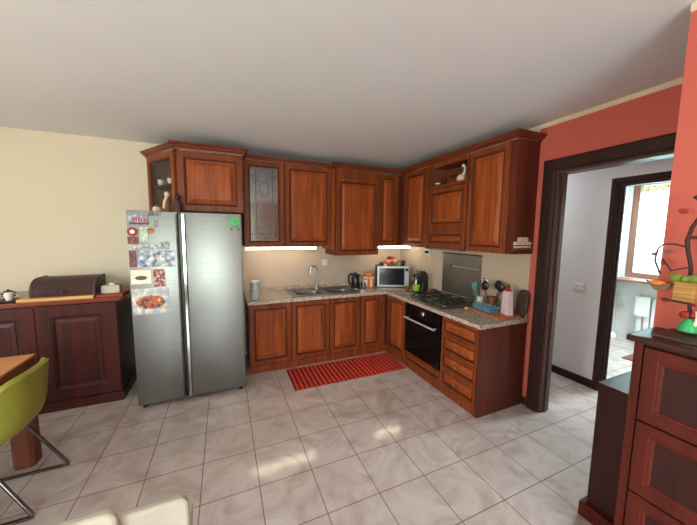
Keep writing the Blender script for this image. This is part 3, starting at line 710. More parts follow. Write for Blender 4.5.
# things standing on the fridge
fg = thing('figurine', 'slim pale carved figurine standing on the fridge', 'figurine', (-3.055, -.66, 1.765))
MB().lathe((0, 0, 0), [(.034, 0), (.036, .01), (.026, .03), (.030, .09), (.020, .14), (.012, .16)], 16).build('robe', M['cork'], fg, smooth=True)
MB().sphere((0, 0, .182), .022, (1, 1, 1.25)).build('head', M['trim_cream'], fg, smooth=True)
MB().tube([(-.026, -.018, .05), (-.016, -.030, .11), (.004, -.026, .165)], [.010, .014, .010], 8).build('scarf', M['trim_cream'], fg, smooth=True)
fg = thing('figurine', 'dark brown leaning wooden figurine on the fridge, in front of the cabinet stile', 'figurine', (-2.965, -.70, 1.765))
MB().lathe((0, 0, 0), [(.040, 0), (.044, .01), (.038, .04), (.038, .09), (.024, .13), (.012, .14)], 16).build('body', M['dark_wood'], fg, smooth=True)
MB().sphere((.004, 0, .158), .025, (1, 1, 1.2)).build('head', M['mahog'], fg, smooth=True)
jr = thing('jar', 'small white and brown jar on the fridge, left of the figurines', 'jar', (-3.14, -.66, 1.765))
MB().lathe((0, 0, 0), [(.028, 0), (.034, .01), (.036, .04), (.028, .062)], 20).build('pot', M['trim_cream'], jr, smooth=True)
MB().lathe((0, 0, .062), [(.029, 0), (.03, .008), (.01, .016), (.008, .024)], 20).build('lid', M['cork'], jr, smooth=True)

# glass ware in leaded cabinet
for k, (x, z) in enumerate(((-2.25, .02), (-2.12, .02), (-2.0, .02), (-2.24, .345), (-2.10, .345), (-2.01, .345), (-2.2, .645), (-2.06, .645))):
    lab = ['left wine glass on the bottom board', 'middle wine glass on the bottom board', 'right wine glass on the bottom board', 'left wine glass on the lower glass shelf', 'middle wine glass on the lower glass shelf', 'right wine glass on the lower glass shelf', 'left wine glass on the top glass shelf', 'right wine glass on the top glass shelf'][k]
    if k == 0:
        g0 = thing('wine_glass', lab+' of the leaded cabinet', 'glass', (x, -.22, ZB+z), 0, 'glasses behind the leaded door')
        MB().lathe((0, 0, 0), [(.03, 0), (.03, .003), (.005, .008), (.005, .07), (.03, .10), (.034, .14), (.028, .17), (.026, .17), (.031, .14), (.004, .08)], 18).build('goblet', M['leaded'], g0, smooth=True)
    else:
        g1 = copytree(g0); g1.location = (x, -.22, ZB+z); g1['label'] = lab+' of the leaded cabinet'

# ================================================================ WORKTOP THINGS
WZ = .84
cn = thing('canister', 'clear glass canister on the worktop beside the fridge', 'canister', (-2.27, -.50, WZ))
MB().lathe((0, 0, 0), [(.047, 0), (.05, .01), (.05, .19), (.046, .20), (.044, .19), (.044, .012), (.02, .008)], 24).build('body', M['frosted'], cn, smooth=True)
MB().lathe((0, 0, .012), [(.040, 0), (.041, .13), (.03, .14)], 24).build('contents', M['white'], cn, smooth=True)
MB().lathe((0, 0, .20), [(.05, 0), (.05, .02), (.035, .025)], 24).build('lid', M['white'], cn, smooth=True)
# black kettle
kt = thing('kettle', 'black jug kettle on the worktop right of the sink', 'kettle', (-.90, -.25, WZ))
MB().lathe((0, 0, 0), [(.062, 0), (.064, .02), (.066, .024), (.058, .12), (.05, .18), (.03, .20)], 24).build('body', M['black'], kt, smooth=True)
MB().tube([(-.03, 0, .195), (-.08, 0, .20), (-.105, 0, .17), (-.105, 0, .09), (-.07, 0, .045)], [.011, .013, .013, .012, .01], 10).build('handle', M['black'], kt, smooth=True)
MB().prism([(.045, .15), (.085, .185), (.04, .195)], 'y', -.015, .015).build('spout', M['black'], kt)
MB().lathe((0, 0, 0), [(.07, 0), (.07, .012), (.05, .016)], 24).build('base', M['steel_d'], kt, smooth=True)
MB().lathe((0, 0, .2), [(.03, 0), (.028, .01), (.012, .014), (.012, .024)], 16).build('lid', M['black'], kt, smooth=True)
gl = tag(MB().lathe((-.83, -.36, WZ), [(.028, 0), (.034, .09), (.032, .09), (.026, .006)], 20).build('drinking_glass', M['leaded'], smooth=True), 'small clear glass in front of the black kettle', 'glass')
# orange and white box pair
ob = thing('bread_box', 'orange and white lidded food box left of the microwave', 'food box', (-.705, -.26, WZ))
MB().box(-.07, .07, -.055, .055, 0, .135, bev=.012).build('box', M['orange'], ob, smooth=True)
MB().box(-.0725, -.04, -.058, .058, .03, .115, bev=.004).box(.005, .03, -.0575, -.05, .01, .125).build('label', M['white'], ob)
MB().box(-.073, .073, -.058, .058, .135, .15, bev=.005).build('lid', M['white'], ob)
MB().box(-.06, .06, -.045, .045, .15, .195, bev=.018).build('top_tub', M['orange'], ob, smooth=True)
# microwave
mw = thing('microwave', 'silver microwave with dark door in the worktop corner', 'microwave', (-.345, -.31, WZ), math.radians(-22))
MB().box(-.22, .22, -.08, .18, .012, .300, bev=.008).build('body', M['steel_d'], mw)
MB().box(-.225, .225, -.102, -.08, .010, .305, bev=.006).build('front', M['silver'], mw)
MB().box(-.200, .160, -.108, -.100, .035, .278, bev=.003).build('door_window', M['screen'], mw)
MB().box(.166, .214, -.106, -.101, .235, .275, bev=.002).build('display', M['black'], mw)
for z in (.09, .165): MB().cyl((.190, -.10, z), (.190, -.118, z), .016).build('dial', M['silver'], mw, smooth=True)
for x in (-.17, .17):
    for y in (-.06, .14): MB().cyl((x, y, 0), (x, y, .014), .014, n=10).build('foot', M['rubber'], mw)
MZ = WZ+.301
fb = thing('fruit_basket', 'wire basket with fruit on top of the microwave', 'basket', (-.33, -.25, MZ))
k = MB()
k.tube([(.13*math.cos(a), .085*math.sin(a), .055) for a in [2*math.pi*i/24 for i in range(24)]], .003, 6, closed=True)
k.tube([(.08*math.cos(a), .055*math.sin(a), .003) for a in [2*math.pi*i/24 for i in range(24)]], .003, 6, closed=True)
for i in range(16):
    a = 2*math.pi*i/16; k.tube([(.08*math.cos(a), .055*math.sin(a), .003), (.11*math.cos(a), .075*math.sin(a), .02), (.13*math.cos(a), .085*math.sin(a), .055)], .002, 5)
k.box(-.08, .08, -.003, .003, 0, .005); k.box(-.003, .003, -.055, .055, 0, .005)
k.build('wire', M['steel_d'], fb)
for nm, lab, x, y, z, r, mm, sc in (('orange', 'orange at the left of the fruit basket', -.055, 0, .046, .038, M['fruit_o'], (1, 1, 1)),
     ('apple', 'red apple in the middle of the fruit basket', .015, -.01, .045, .037, M['fruit_r'], (1, 1, .9)),
     ('tomato', 'red tomato heaped on top of the fruit basket', .03, .0, .108, .03, M['red'], (1, 1, .85)),
     ('lemon', 'yellow lemon at the right of the fruit basket', .075, .01, .04, .03, M['fruit_y'], (1.3, 1, 1)),
     ('avocado', 'dark round avocado on top of the fruit, left', -.035, .0, .108, .027, M['dark_wood'], (1.2, 1, 1))):
    f = thing(nm, lab, 'fruit', (-.33+x, -.25+y, MZ+z+.003)); MB().sphere((0, 0, 0), r, sc).build('flesh', mm, f, smooth=True)
    MB().cyl((0, 0, r*sc[2]*.9), (.002, 0, r*sc[2]+.008), .002, n=6).build('stem', M['vine'], f)
tag(MB().tube([(-.50+.03*math.cos(a*.9), -.27+.03*math.sin(a*.9), MZ+.007+.0022*a) for a in range(22)], .006, 8).build('cable_coil', M['black'], smooth=True), 'coil of black cable on the left of the microwave top', 'cable')
mg = cup((-.175, -.34, MZ), M['black'], 'black mug on the right end of the microwave', r=.03, h=.075, name='mug')
mg = thing('tin', 'small white tin on the microwave, beside the black cable coil', 'tin', (-.475, -.33, MZ))
MB().lathe((0, 0, 0), [(.022, 0), (.022, .035)], 18).build('can', M['white'], mg, smooth=True); MB().lathe((0, 0, .035), [(.023, 0), (.023, .008), (.02, .01)], 18).build('lid', M['red'], mg, smooth=True)
# cables
for k, (lab, pts) in enumerate((('white cable hanging behind the coffee machine from the wall cabinet', [(-.012, -.615, 1.43), (-.012, -.615, 1.3), (-.012, -.60, 1.15), (-.02, -.64, 1.0), (-.035, -.66, .86)]),
      ('pale cable right of the first, running down behind the coffee machine', [(-.012, -.74, 1.43), (-.012, -.745, 1.3), (-.012, -.77, 1.15), (-.02, -.76, 1.0), (-.035, -.75, .86)]))):
    tag(MB().tube(pts, .005, 8).build('power_cable', M['trim_cream'], smooth=True), lab, 'cable')
pl = thing('socket', 'black plug and socket under the wall cabinet above the coffee machine', 'socket', (-.007, -.68, 1.36))
MB().box(-.006, .0, -.05, .05, -.04, .04, bev=.002).build('plate', M['white'], pl); MB().box(-.045, -.006, -.022, .022, -.022, .022, bev=.006).build('plug', M['black'], pl)
ss = thing('socket', 'white wall socket plate on the splashback right of the faucet', 'socket', (-1.275, -.006, 1.19))
MB().box(-.04, .04, -.009, 0, -.045, .045, bev=.003).build('plate', M['white'], ss)
for x in (-.018, .018): MB().box(x-.012, x+.012, -.012, -.009, -.02, .02).build('insert', M['white'], ss)
# coffee machine
cm = thing('coffee_machine', 'round black pod coffee machine with lime green drip cup', 'coffee machine', (-.23, -.80, WZ), math.radians(12))
pts = [(-.02, -.0), (.11, .0), (.125, .05), (.125, .17), (.10, .25), (.04, .285), (-.02, .285), (-.075, .255), (-.085, .21), (-.06, .185), (-.005, .185), (.01, .16), (.01, .06), (-.02, .02)]
MB().prism([(u, v) for u, v in pts], 'y', -.055, .055).build('body', M['black'], cm, smooth=True, bevel=.012)
MB().lathe((0, 0, 0), [(.09, 0), (.092, .012), (.08, .02)], 24).build('base', M['black'], cm, smooth=True)
MB().lathe((-.055, 0, .022), [(.035, 0), (.044, .02), (.048, .075), (.044, .075), (.04, .02)], 22).build('drip_cup', M['lime2'], cm, smooth=True)
MB().cyl((-.085, 0, .225), (-.094, 0, .225), .032, n=24).build('front_ring', M['steel'], cm, smooth=True)
MB().cyl((-.094, 0, .225), (-.097, 0, .225), .018, n=20).build('front_button', M['black'], cm, smooth=True)
MB().box(-.12, -.07, -.045, .045, .172, .182, bev=.003).build('lever', M['steel'], cm)
MB().lathe((.05, .085, .03), [(.035, 0), (.035, .2), (.03, .21)], 18).build('water_tank', M['leaded'], cm, smooth=True)
cup((-.36, -.72, WZ), M['cork'], 'brown cup left of the coffee machine', r=.035, h=.07)
# purple cloth heap
def heap(name, loc, sc, m, seed, label, cat):
    random.seed(seed); mb = MB(); n, mm = 20, 8; rings = []
    for i in range(1, mm):
        ring = []
        for j in range(n):
            th = math.pi*.5*i/mm+math.pi*.02; a = 2*math.pi*j/n; f = 1+.18*math.sin(3*a+seed+i*.6)+.10*math.sin(7*a+i)
            ring.append((loc[0]+sc[0]*math.cos(th)*f*math.cos(a) if False else loc[0]+sc[0]*math.sin(th)*f*math.cos(a), loc[1]+sc[1]*math.sin(th)*f*math.sin(a), loc[2]+sc[2]*max(0, math.cos(th))*(1+.2*math.sin(5*a+i))))
        rings.append(ring)
    rings.append([(p[0], p[1], loc[2]) for p in rings[-1]])
    mb.ring_sweep(rings); return tag(mb.build(name, m, smooth=True), label, cat)
heap('cloth', (-.10, -.945, WZ), (.05, .055, .055), M['purple'], 2, 'crumpled purple cloth between coffee machine and hob', 'cloth')
tr = thing('wooden_tray', 'long wooden board on the worktop right of the hob', 'board', (-.18, -1.90, WZ), math.radians(-6))
MB().box(-.135, .13, -.20, .18, 0, .018, bev=.006).build('board', M['board'], tr)
TZ = WZ+.018
dr = thing('dish_rack', 'turquoise blue plastic dish rack on the wooden board', 'dish rack', (-.20, -1.83, TZ), math.radians(-8))
k = MB(); k.box(-.048, .048, -.108, .108, 0, .008)
k.tube([(-.058, -.115, .045), (.058, -.115, .045), (.058, .115, .045), (-.058, .115, .045)], .007, 8, closed=True)
for i in range(9):
    y = -.104+i*.026; k.tube([(-.058, y, .045), (-.047, y, .006)], .004, 6); k.tube([(.058, y, .045), (.047, y, .006)], .004, 6)
k.build('basket', M['blue'], dr)
for i in range(6): MB().cyl((-.04, -.10+i*.04, .006), (-.04, -.10+i*.04, .075), .005, n=8).build('peg', M['light_board'], dr)
# utensil jar
uj = thing('utensil_jar', 'white utensil jar right behind the hob', 'jar', (-.11, -1.673, WZ))
MB().lathe((0, 0, 0), [(.031, 0), (.033, .004), (.033, .11), (.030, .11), (.029, .008)], 22).build('pot', M['white'], uj, smooth=True)
MB().lathe((0, 0, 0.03), [(.0333, 0), (.0338, .002), (.0338, .03), (.0333, .032)], 22).build('band', M['blue'], uj, smooth=True)
uts = [('purple', M['purple'], -.018, .012, -.30, .50), ('red', M['red'], .0, -.014, -.12, -.22), ('steel', M['chrome'], .020, .006, .35, .05), ('green', M['green'], -.02, -.006, -.45, .12), ('blue', M['blue'], .008, .018, .12, .45)]
for nm, mm, dx, dy, lx, ly in uts:
    t = thing('spatula', 'long %s kitchen utensil standing in the white jar' % nm, 'utensil', (-.11+dx*.6, -1.673+dy*.6, WZ+.010))
    e_ = Vector((lx*.14, ly*.14, .185)); MB().tube([(0, 0, 0), e_], .004, 8).build('shaft', mm, t, smooth=True)
    MB().sphere(e_+Vector((lx*.02, ly*.02, .035)), .022, (.35, .8, 1.7), 12, 8).build('blade', mm, t, smooth=True)
# whisk and ladles (big black heads)
hl = thing('utensil_holder', 'dark holder behind the blue rack filled with ladles and whisks', 'holder', (-.085, -1.80, TZ))
MB().lathe((0, 0, 0), [(.038, 0), (.040, .12), (.036, .12), (.035, .008)], 20).build('pot', M['cork'], hl, smooth=True)
for lab, x, y, lx, ly, kind in (('silver balloon whisk standing in the dark holder', .0, .018, -.02, .42, 'whisk'), ('black ladle leaning left in the dark holder', -.018, .002, -.35, .08, 'ladle'),
      ('black slotted spoon in the middle of the dark holder', .016, -.004, .25, -.1, 'ladle'), ('black serving spoon leaning right out of the dark holder', -.004, -.02, -.05, -.50, 'ladle')):
    t = thing(kind if kind == 'whisk' else 'ladle', lab, 'utensil', (-.085+x, -1.80+y, TZ+.01)); e_ = Vector((lx*.18, ly*.18, .185))
    MB().tube([(0, 0, 0), e_], .005, 8).build('shaft', M['chrome'] if kind == 'whisk' else M['black'], t, smooth=True)
    if kind == 'whisk':
        w = MB()
        for a in range(6):
            an = math.pi*a/6; w.tube([e_+Vector((.028*math.sin(b)*math.cos(an), .028*math.sin(b)*math.sin(an), .05-.05*math.cos(b))) for b in [2*math.pi*q/16 for q in range(16)]], .0018, 5, closed=True)
        w.build('wires', M['chrome'], t)
    else: MB().sphere(e_+Vector((-.004, 0, .04)), .042, (.5, 1, 1.2)).build('scoop', M['black'], t, smooth=True)
# grater-like tall pale container with red wooden top
gt = thing('grater', 'tall pale lilac grater with a red-brown knob on top', 'grater', (-.155, -2.03, TZ), math.radians(-20))
def frus(w0, d0, w1, d1, z0, z1): return MB().ring_sweep([[(-w0, -d0, z0), (w0, -d0, z0), (w0, d0, z0), (-w0, d0, z0)], [(-w1, -d1, z1), (w1, -d1, z1), (w1, d1, z1), (-w1, d1, z1)]])
frus(.034, .050, .028, .038, 0, .225).build('body', M['lilac'], gt, bevel=.008)
frus(.022, .030, .012, .016, .225, .25).build('collar', M['red'], gt, bevel=.004)
MB().lathe((0, 0, .25), [(.012, 0), (.02, .012), (.012, .03), (.005, .04)], 16).build('knob', M['cork'], gt, smooth=True)
bd = thing('chopping_board', 'dark brown rounded chopping board leaning on the end wall', 'board', (-.065, -2.10, WZ))
pp = [(.045*math.cos(a)*1.0, .0) for a in (0,)]
out = []
for a in range(28):
    an = 2*math.pi*a/28; ca, sa = math.cos(an), math.sin(an); r = .055; out.append((r*abs(ca)**.7*(1 if ca > 0 else -1)*(1+.08*sa), .13+.13*abs(sa)**.75*(1 if sa > 0 else -1)))
b_ = MB().prism(out, 'x', -.009, .009).build('board', M['dark_wood'], bd, bevel=.003); b_.rotation_euler = (0, math.radians(8), 0); b_.location = (.0, 0, .002)
MB().sphere((-.33, -1.715, WZ+.016), .022, (1.3, 1.1, .7)).build('garlic', M['light_board'], smooth=True)
tag(bpy.data.objects['garlic'], 'small pale garlic bulb in front of the utensil jar', 'vegetable')

# niche ornaments
NZ = ZB+.725
gs = thing('goose_figurine', 'white ceramic goose figurine in the open niche', 'figurine', (-.215, -1.44, NZ))
MB().sphere((0, 0, .045), .045, (.9, 1.3, .98)).build('body', M['trim_cream'], gs, smooth=True)
MB().tube([(0, -.03, .07), (0, -.045, .11), (0, -.045, .15), (0, -.03, .17)], [.022, .015, .013, .014], 12).build('neck', M['white'], gs, smooth=True)
MB().sphere((0, -.022, .172), .018, (1, 1.2, 1)).build('head', M['white'], gs, smooth=True)
MB().cyl((0, -.004, .17), (0, .022, .165), .007, .002, 10).build('beak', M['orange'], gs, smooth=True)
vt = thing('flower_pot', 'small pot with white blossoms at the left of the niche', 'plant', (-.20, -1.045, NZ))
MB().lathe((0, 0, 0), [(.022, 0), (.03, .03), (.026, .03), (.02, .006)], 16).build('pot', M['cork'], vt, smooth=True)
k = MB()
for a in range(9):
    an = a*2.4; k.sphere((.028*math.cos(an)*(a % 3)/2, .03*math.sin(an)*(a % 3)/2, .042+.006*(a % 2)), .012, (1, 1, .8), 8, 6)
k.build('blossoms', M['white'], vt, smooth=True)
bx = thing('tin_box', 'dark red patterned box at the back of the niche', 'box', (-.11, -1.27, NZ))
MB().box(-.04, .04, -.075, .075, 0, .09, bev=.004).build('box', M['leaf_red'], bx); MB().box(-.042, .042, -.077, .077, .09, .115, bev=.004).build('lid', M['mahog'], bx)

# ================================================================ RUG
rg = thing('rug', 'ribbed red runner rug on the floor before the sink', 'rug', (-1.285, -.875, 0), math.radians(-.5))
MB().box(-.67, .67, -.235, .235, 0, .006).build('backing', M['red_rug2'], rg)
k = MB(); n = 26
for i in range(n):
    x = -.66+1.32*(i+.5)/n; k.prism([(x-.014, .006), (x-.009, .014), (x+.009, .014), (x+.014, .006)], 'y', -.235, .235)
k.build('ribs', M['red_rug'], rg)

# ================================================================ SIDEBOARD (left)
sb = thing('sideboard', 'dark mahogany sideboard against the cream wall left of the fridge', 'sideboard', (-4.35, -.63, 0))
MB().box(-.845, .845, T, .60, .09, .962).build('body', M['mahog_dark'], sb)
MB().box(-.86, .858, -.004, .60, 0, .088, bev=.006).build('plinth', M['mahog'], sb)
tp = [(-.88, -.035), (.88, -.035), (.905, -.02), (.92, .02), (.92, .61), (-.88, .61)]
MB().prism(tp, 'z', .964, 1.0).build('top', M['mahog_top'], sb, bevel=.006)
for a in range(3): door(sb, 'door', (-.843+a*.562, T, .095), (1, 0, 0), (0, -1, 0), .562, .862, M['mahog'], M['mahog'], stile=.11, bead=M['mahog'])
SZ = 1.0
wb = tag(MB().box(-4.17, -3.665, -.635, -.27, SZ, SZ+.026, bev=.004).build('wooden_board', M['light_board']), 'pale wooden board under the bread bin on the sideboard', 'board')
bb = thing('bread_bin', 'dark wooden roll-top bread bin on the sideboard', 'bread bin', (-3.885, -.44, SZ+.026))
prof = [(-.15, 0), (-.15, .035)]+[(-.15+.13*(1-math.cos(a)), .035+.115*math.sin(a)) for a in [math.pi/2*i/8 for i in range(1, 9)]]+[(.12, .15), (.12, 0)]
for s in (-1, 1): MB().prism([(u*1.03, v*1.05) for u, v in prof], 'x', s*.205, s*.222).build('side_panel', M['dark_wood'], bb, bevel=.003)
MB().prism(prof, 'x', -.205, .205).build('roll_top', M['mahog_dark'], bb, smooth=True)
k = MB()
for i in range(9):
    a = math.pi/2*(i+.5)/9; k.cyl((-.205, -.15+.13*(1-math.cos(a)), .035+.115*math.sin(a)), (.205, -.15+.13*(1-math.cos(a)), .035+.115*math.sin(a)), .005, n=8)
k.build('roll_slats', M['dark_wood'], bb)
MB().cyl((0, -.155, .045), (0, -.175, .045), .012, n=12).build('knob', M['dark_wood'], bb, smooth=True)
rt = tag(MB().box(-3.655, -3.455, -.62, -.40, SZ, SZ+.022, bev=.004).build('red_book', M['leaf_red']), 'flat dark red book under the white box at the sideboard\'s end', 'book')
wbx = thing('tissue_box', 'small white box on the red book beside the fridge', 'box', (-3.565, -.50, SZ+.022))
MB().box(-.07, .07, -.05, .05, 0, .072, bev=.004).build('carton', M['white_g'], wbx)
MB().sphere((.0, 0, .075), .022, (1.2, .6, .7), 10, 6).build('tissue', M['white'], wbx, smooth=True)
cup((-4.345, -.54, SZ+.010), M['white'], 'white cup on the dark tray at the sideboard\'s left', r=.035, h=.05)
cup((-4.255, -.54, SZ+.010), M['white'], 'white cup on the dark tray, nearest the bread bin', r=.028, h=.065)
tag(MB().lathe((0, 0, 0), [(.09, 0), (.11, .004), (.12, .010), (.11, .009), (.08, .0085)], 28).build('tray', M['dark_wood'], smooth=True), 'dark round tray carrying two white cups on the sideboard', 'tray').location = (-4.30, -.52, SZ)
bpy.data.objects['tray'].scale = (1, .8, 1)
t = thing('sugar_bowl', 'dark red lidded bowl behind the white cups', 'bowl', (-4.29, -.47, SZ+.010))
MB().lathe((0, 0, 0), [(.02, 0), (.045, .03), (.045, .05), (.03, .06)], 20).build('bowl', M['mahog'], t, smooth=True)
MB().lathe((0, 0, .06), [(.032, 0), (.025, .01), (.008, .014), (.008, .024)], 16).build('lid', M['dark_wood'], t, smooth=True)

# ================================================================ TABLE + CHAIRS
tb = thing('dining_table', 'thick oak dining table at the left edge', 'table', (-4.45, -2.05, 0))
MB().box(-.65, .65, -.81, .81, .735, .75, bev=.004).build('tabletop', M['oak'], tb)
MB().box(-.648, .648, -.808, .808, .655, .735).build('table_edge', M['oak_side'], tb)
def leg(x, y):
    a, c = .057, .02; p = [(-a, -a+c), (-a+c, -a), (a-c, -a), (a, -a+c), (a, a-c), (a-c, a), (-a+c, a), (-a, a-c)]
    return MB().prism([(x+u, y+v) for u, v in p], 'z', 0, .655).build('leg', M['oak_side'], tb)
for x in (-.55, .588):
    for y in (-.7, .745): leg(x, y)
def shell_chair(name, label, m, loc, rot, back_h=.80, w=.24, tube_m=None, group=None, curv=.075):
    """moulded shell chair on a sled frame, faces local -x ... backrest at +x"""
    t = thing(name, label, 'chair', loc, rot, group)
    prof = [(-.20, .445), (-.16, .452), (-.05, .445), (.06, .44), (.13, .45), (.175, .49), (.195, .56), (.205, .66), (.212, .74), (.216, back_h-.01), (.222, back_h)]
    NJ = 16; mb = MB(); G = []
    for i, (x, z) in enumerate(prof):
        row = []
        bk = max(0, (z-.47)/(back_h-.47)) if i > 4 else 0
        for j in range(NJ+1):
            s = -1+2*j/NJ
            ww = w*(1-.08*bk); yy = s*ww
            if i <= 4: zz = z+.035*abs(s)**4; xx = x
            else:
                xx = x-curv*abs(s)**3.2*(1-.25*bk); zz = z-(.028*abs(s)**6 if i > 8 else 0)+(.03*abs(s)**4*(1-bk) if bk < 1 else 0)
            row.append(mb.bm.verts.new((xx, yy, zz)))
        G.append(row)
    for i in range(len(G)-1):
        for j in range(NJ): mb._face([G[i][j], G[i][j+1], G[i+1][j+1], G[i+1][j]])
    o = mb.build('shell', m, t, smooth=True)
    sub = o.modifiers.new('sub', 'SUBSURF'); sub.levels = 1; sub.render_levels = 2
    so = o.modifiers.new('solid', 'SOLIDIFY'); so.thickness = .030; so.offset = 0
    so2 = o.modifiers.new('bev', 'BEVEL'); so2.width = .008; so2.segments = 2
    tm = tube_m or M['chrome_d']
    for s in (-1, 1):
        y = s*(w-.03); P = [(-.13, y*.7, .43), (-.15, y, .41), (-.255, y*1.02, .03), (-.25, y*1.02, .011), (-.22, y*1.02, .011), (.21, y*1.02, .011), (.235, y*1.02, .014), (.235, y*1.02, .03), (.04, y*.9, .40), (.02, y*.7, .425)]
        MB().tube(P, .0105, 10).build('sled_leg', tm, t, smooth=True)
    MB().tube([(-.13, -w*.6, .43), (-.13, w*.6, .43)], .009, 8).tube([(.02, -w*.6, .425), (.02, w*.6, .425)], .009, 8).build('cross_bar', tm, t, smooth=True)
    return t
shell_chair('shell_chair', 'lime green moulded chair with sled frame beside the oak table', M['lime'], (-3.835, -1.64, 0), 0, w=.225)
def white_chair(label, cx, yb, ztop, face, w=.215):
    """padded chair; face=+1 seat towards +y, -1 towards -y; yb = back panel centre"""
    t = thing('dining_chair', label, 'chair', (cx, yb, 0))
    z0, r = .50, .030; out = []
    for (qx, qz, a0) in ((w-r, ztop-r, 0), (-w+r, ztop-r, 90), (-w+r, z0+r, 180), (w-r, z0+r, 270)):
        for k in range(7): a = math.radians(a0+15*k); out.append((qx+r*math.cos(a), qz+r*math.sin(a)))
    MB().prism(out, 'y', -.014, .014).build('backrest', M['white_g'], t, smooth=True, bevel=.008)
    d = face
    MB().box(-w+.03, w-.03, d*.02, d*.37, .40, .45, bev=.015).build('seat', M['white_g'], t, smooth=True)
    for sx_ in (-1, 1):
        for yy in (.03, .35): MB().cyl((sx_*(w-.05), d*yy, .40), (sx_*(w-.04), d*yy, 0), .014, .010, 12).build('leg', M['white_g'], t, smooth=True)
        MB().tube([(sx_*.12, d*.03, .405), (sx_*.12, d*.02, .50), (sx_*.12, 0, .56)], .010, 8).build('back_post', M['white_g'], t, smooth=True)
    return t
white_chair('cream-white chair back, right one of two at the bottom edge', -2.915, -2.925, .80, 1)
white_chair('cream-white chair back, left one of two at the bottom edge', -3.075, -2.975, .865, -1)
# ================================================================ SHOE CABINET + LOW CABINET (right)
sc = thing('shoe_cabinet', 'reddish brown shoe cabinet with panelled flaps against the salmon pillar', 'shoe cabinet', (-1.01, -3.268, 0))
L_ = -1.02
MB().box(T, .232, L_, 0, .06, 1.165).build('body', M['mahog_dark'], sc)
MB().box(.0, .232, L_-.005, .004, 0, .058).build('plinth', M['shoe'], sc)
MB().box(-.022, .232, L_-.015, .022, 1.168, 1.195, bev=.008).build('top', M['mahog_dark'], sc)
MB().box(.001, T, -.028, 0, .06, 1.166).build('corner_post', M['shoe'], sc)
for z0, z1 in ((.07, .20), (.205, .515), (.520, .835), (.840, 1.155)): door(sc, 'flap', (T, -.030, z0), (0, -1, 0), (-1, 0, 0), .96, z1-z0, M['shoe'], M['shoe_panel'], stile=.055, raised=False, bead=M['shoe'])
lc_ = thing('low_cabinet', 'low dark wooden cabinet beyond the shoe cabinet, by the doorway', 'cabinet', (-.70, -3.025, 0))
MB().box(0, .64, -.18, 0, .085, .785).build('body', M['mahog_dark'], lc_)
MB().box(-.04, .64, -.18, .02, 0, .083, bev=.004).build('plinth', M['shoe'], lc_)
MB().box(-.005, .645, -.182, .004, .787, .80, bev=.002).build('top', M['mahog_dark'], lc_)
tag(MB().box(-.96, -.78, -4.2, -3.30, 1.196, 1.203).build('runner_cloth', M['dark_wood']), 'dark runner lying along the top of the shoe cabinet', 'cloth')
# hanging decoration on the pillar
vn = thing('vine_decoration', 'twisted dark vine branch with red leaves mounted on the salmon pillar', 'decoration', (-.80, -3.325, 1.2))
k = MB(); X = -.0
pts = [(-.02, -.035, .02), (-.025, -.025, .16), (-.03, -.02, .28), (-.035, -.008, .345), (-.035, -.002, .385), (-.04, -.012, .44), (-.03, -.034, .50), (-.03, -.028, .54), (-.03, -.006, .565)]
k.tube(pts, [.006, .006, .007, .007, .008, .007, .007, .006, .008], 8)
k.tube([(-.035, -.005, .36), (-.05, .03, .372), (-.05, .06, .37), (-.055, .075, .35)], .0035, 6)
k.tube([(-.055, .075, .35), (-.055, .08, .30), (-.05, .06, .24)], .0035, 6); k.tube([(-.03, -.02, .28), (-.045, .03, .26), (-.05, .06, .31)], .0035, 6)
k.tube([(-.0, -.03, .05), (.022, -.03, .05)], .006, 6); k.tube([(-.0, -.01, .40), (.022, -.01, .40), (.026, -.01, .40)], .006, 6); k.tube([(-.035, -.01, .40), (.0, -.01, .40)], .006, 6); k.tube([(-.02, -.03, .05), (.0, -.03, .05)], .006, 6)
k.build('branch', M['vine'], vn, smooth=True)
def leafm(c, a, s):
    mb = MB(); c = Vector(c); up = Vector((0, math.sin(a), math.cos(a))); sd = Vector((0, math.cos(a), -math.sin(a))); th = Vector((.0015, 0, 0)); out = []
    for u, v in ((0, 0), (.3, .28), (.6, .3), (1, 0), (.6, -.3), (.3, -.28)): out.append(c+up*u*s+sd*v*s)
    mb.ring_sweep([[p-th for p in out], [p+th for p in out]]); return mb
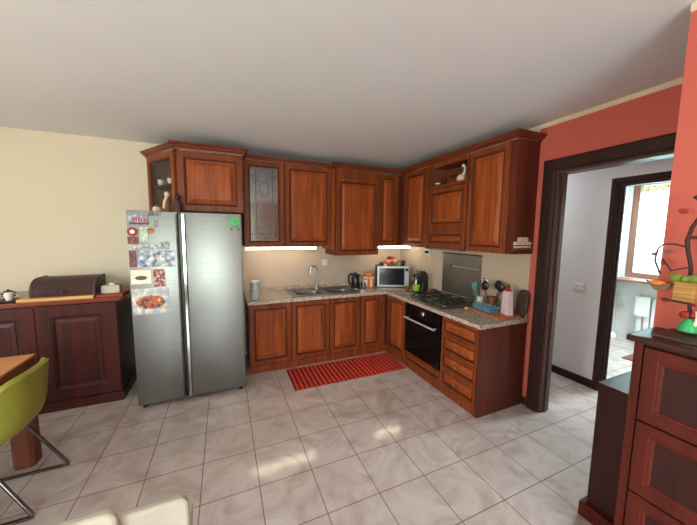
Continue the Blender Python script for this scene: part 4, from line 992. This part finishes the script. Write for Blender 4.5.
for (y, z, a, s, mm) in ((.0, .50, 1.2, .05, 'leaf_red'), (-.05, .40, -1.1, .05, 'leaf_red'), (.03, .335, 1.3, .045, 'cork'), (.075, .33, 1.8, .035, 'cork'), (.02, .13, 1.4, .05, 'leaf_red'), (-.055, .12, -1.3, .05, 'leaf_red'), (.05, .28, .6, .035, 'leaf_red'), (-.045, .24, -.9, .045, 'leaf_red')):
    leafm((-.045, y, z), a, s*.75).build('leaf', M[mm], vn)
hb_ = thing('wicker_basket', 'little wicker box with green bow hanging in the vine decoration', 'basket', (-.835, -3.340, 1.337))
MB().box(-.028, .024, -.034, .030, 0, .082, bev=.006).build('box', M['wicker'], hb_)
MB().tube([(-.035, .05, .002), (-.04, -.045, -.004)], .004, 8).build('twig', M['vine'], hb_, smooth=True)
k = MB(); k.sphere((-.026, .020, .098), .024, (.6, 1.1, .7)); k.sphere((-.026, -.028, .098), .024, (.6, 1.1, .7)); k.sphere((-.034, -.004, .096), .013)
k.build('bow', M['leaf'], hb_, smooth=True)
ob = thing('hanging_boat', 'orange and brown boat-shaped ornament hanging at the pillar edge', 'ornament', (-.86, -3.272, 1.39))
k = MB(); k.prism([(-.036, .016), (-.024, -.012), (-.008, -.020), (.014, -.016), (.040, .016)], 'x', -.012, .012); k.build('hull', M['cork'], ob, bevel=.003)
MB().sphere((-.004, .008, .014), .022, (.5, 1.3, .5)).build('fill', M['fruit_o'], ob, smooth=True)
MB().tube([(0, -.045+.09*i/12, -.036*math.sin(math.pi*i/12)+.022) for i in range(13)], .003, 6).build('wire_loop', M['vine'], ob, smooth=True)
gb = thing('bell_ornament', 'green glazed bell ornament with red ribbon below the wicker box', 'ornament', (-.83, -3.360, 1.215))
gb.scale = (.88,)*3
MB().lathe((0, 0, 0), [(.034, 0), (.036, .01), (.028, .035), (.014, .055), (.008, .06)], 20).build('bell', M['green'], gb, smooth=True)
k = MB(); k.sphere((-.004, .016, .075), .018, (.6, 1, 1)); k.sphere((-.004, -.012, .078), .015, (.6, 1, .9)); k.build('ribbon', M['leaf_red'], gb, smooth=True)
MB().tube([(0, -.004, .055), (0, -.004, .105)], .002, 6).build('string', M['vine'], gb)
MB().tube([(-.012, -.02, .03), (-.008, -.026, .07), (-.004, -.022, .1)], .007, 8).build('tag', M['white'], gb, smooth=True)
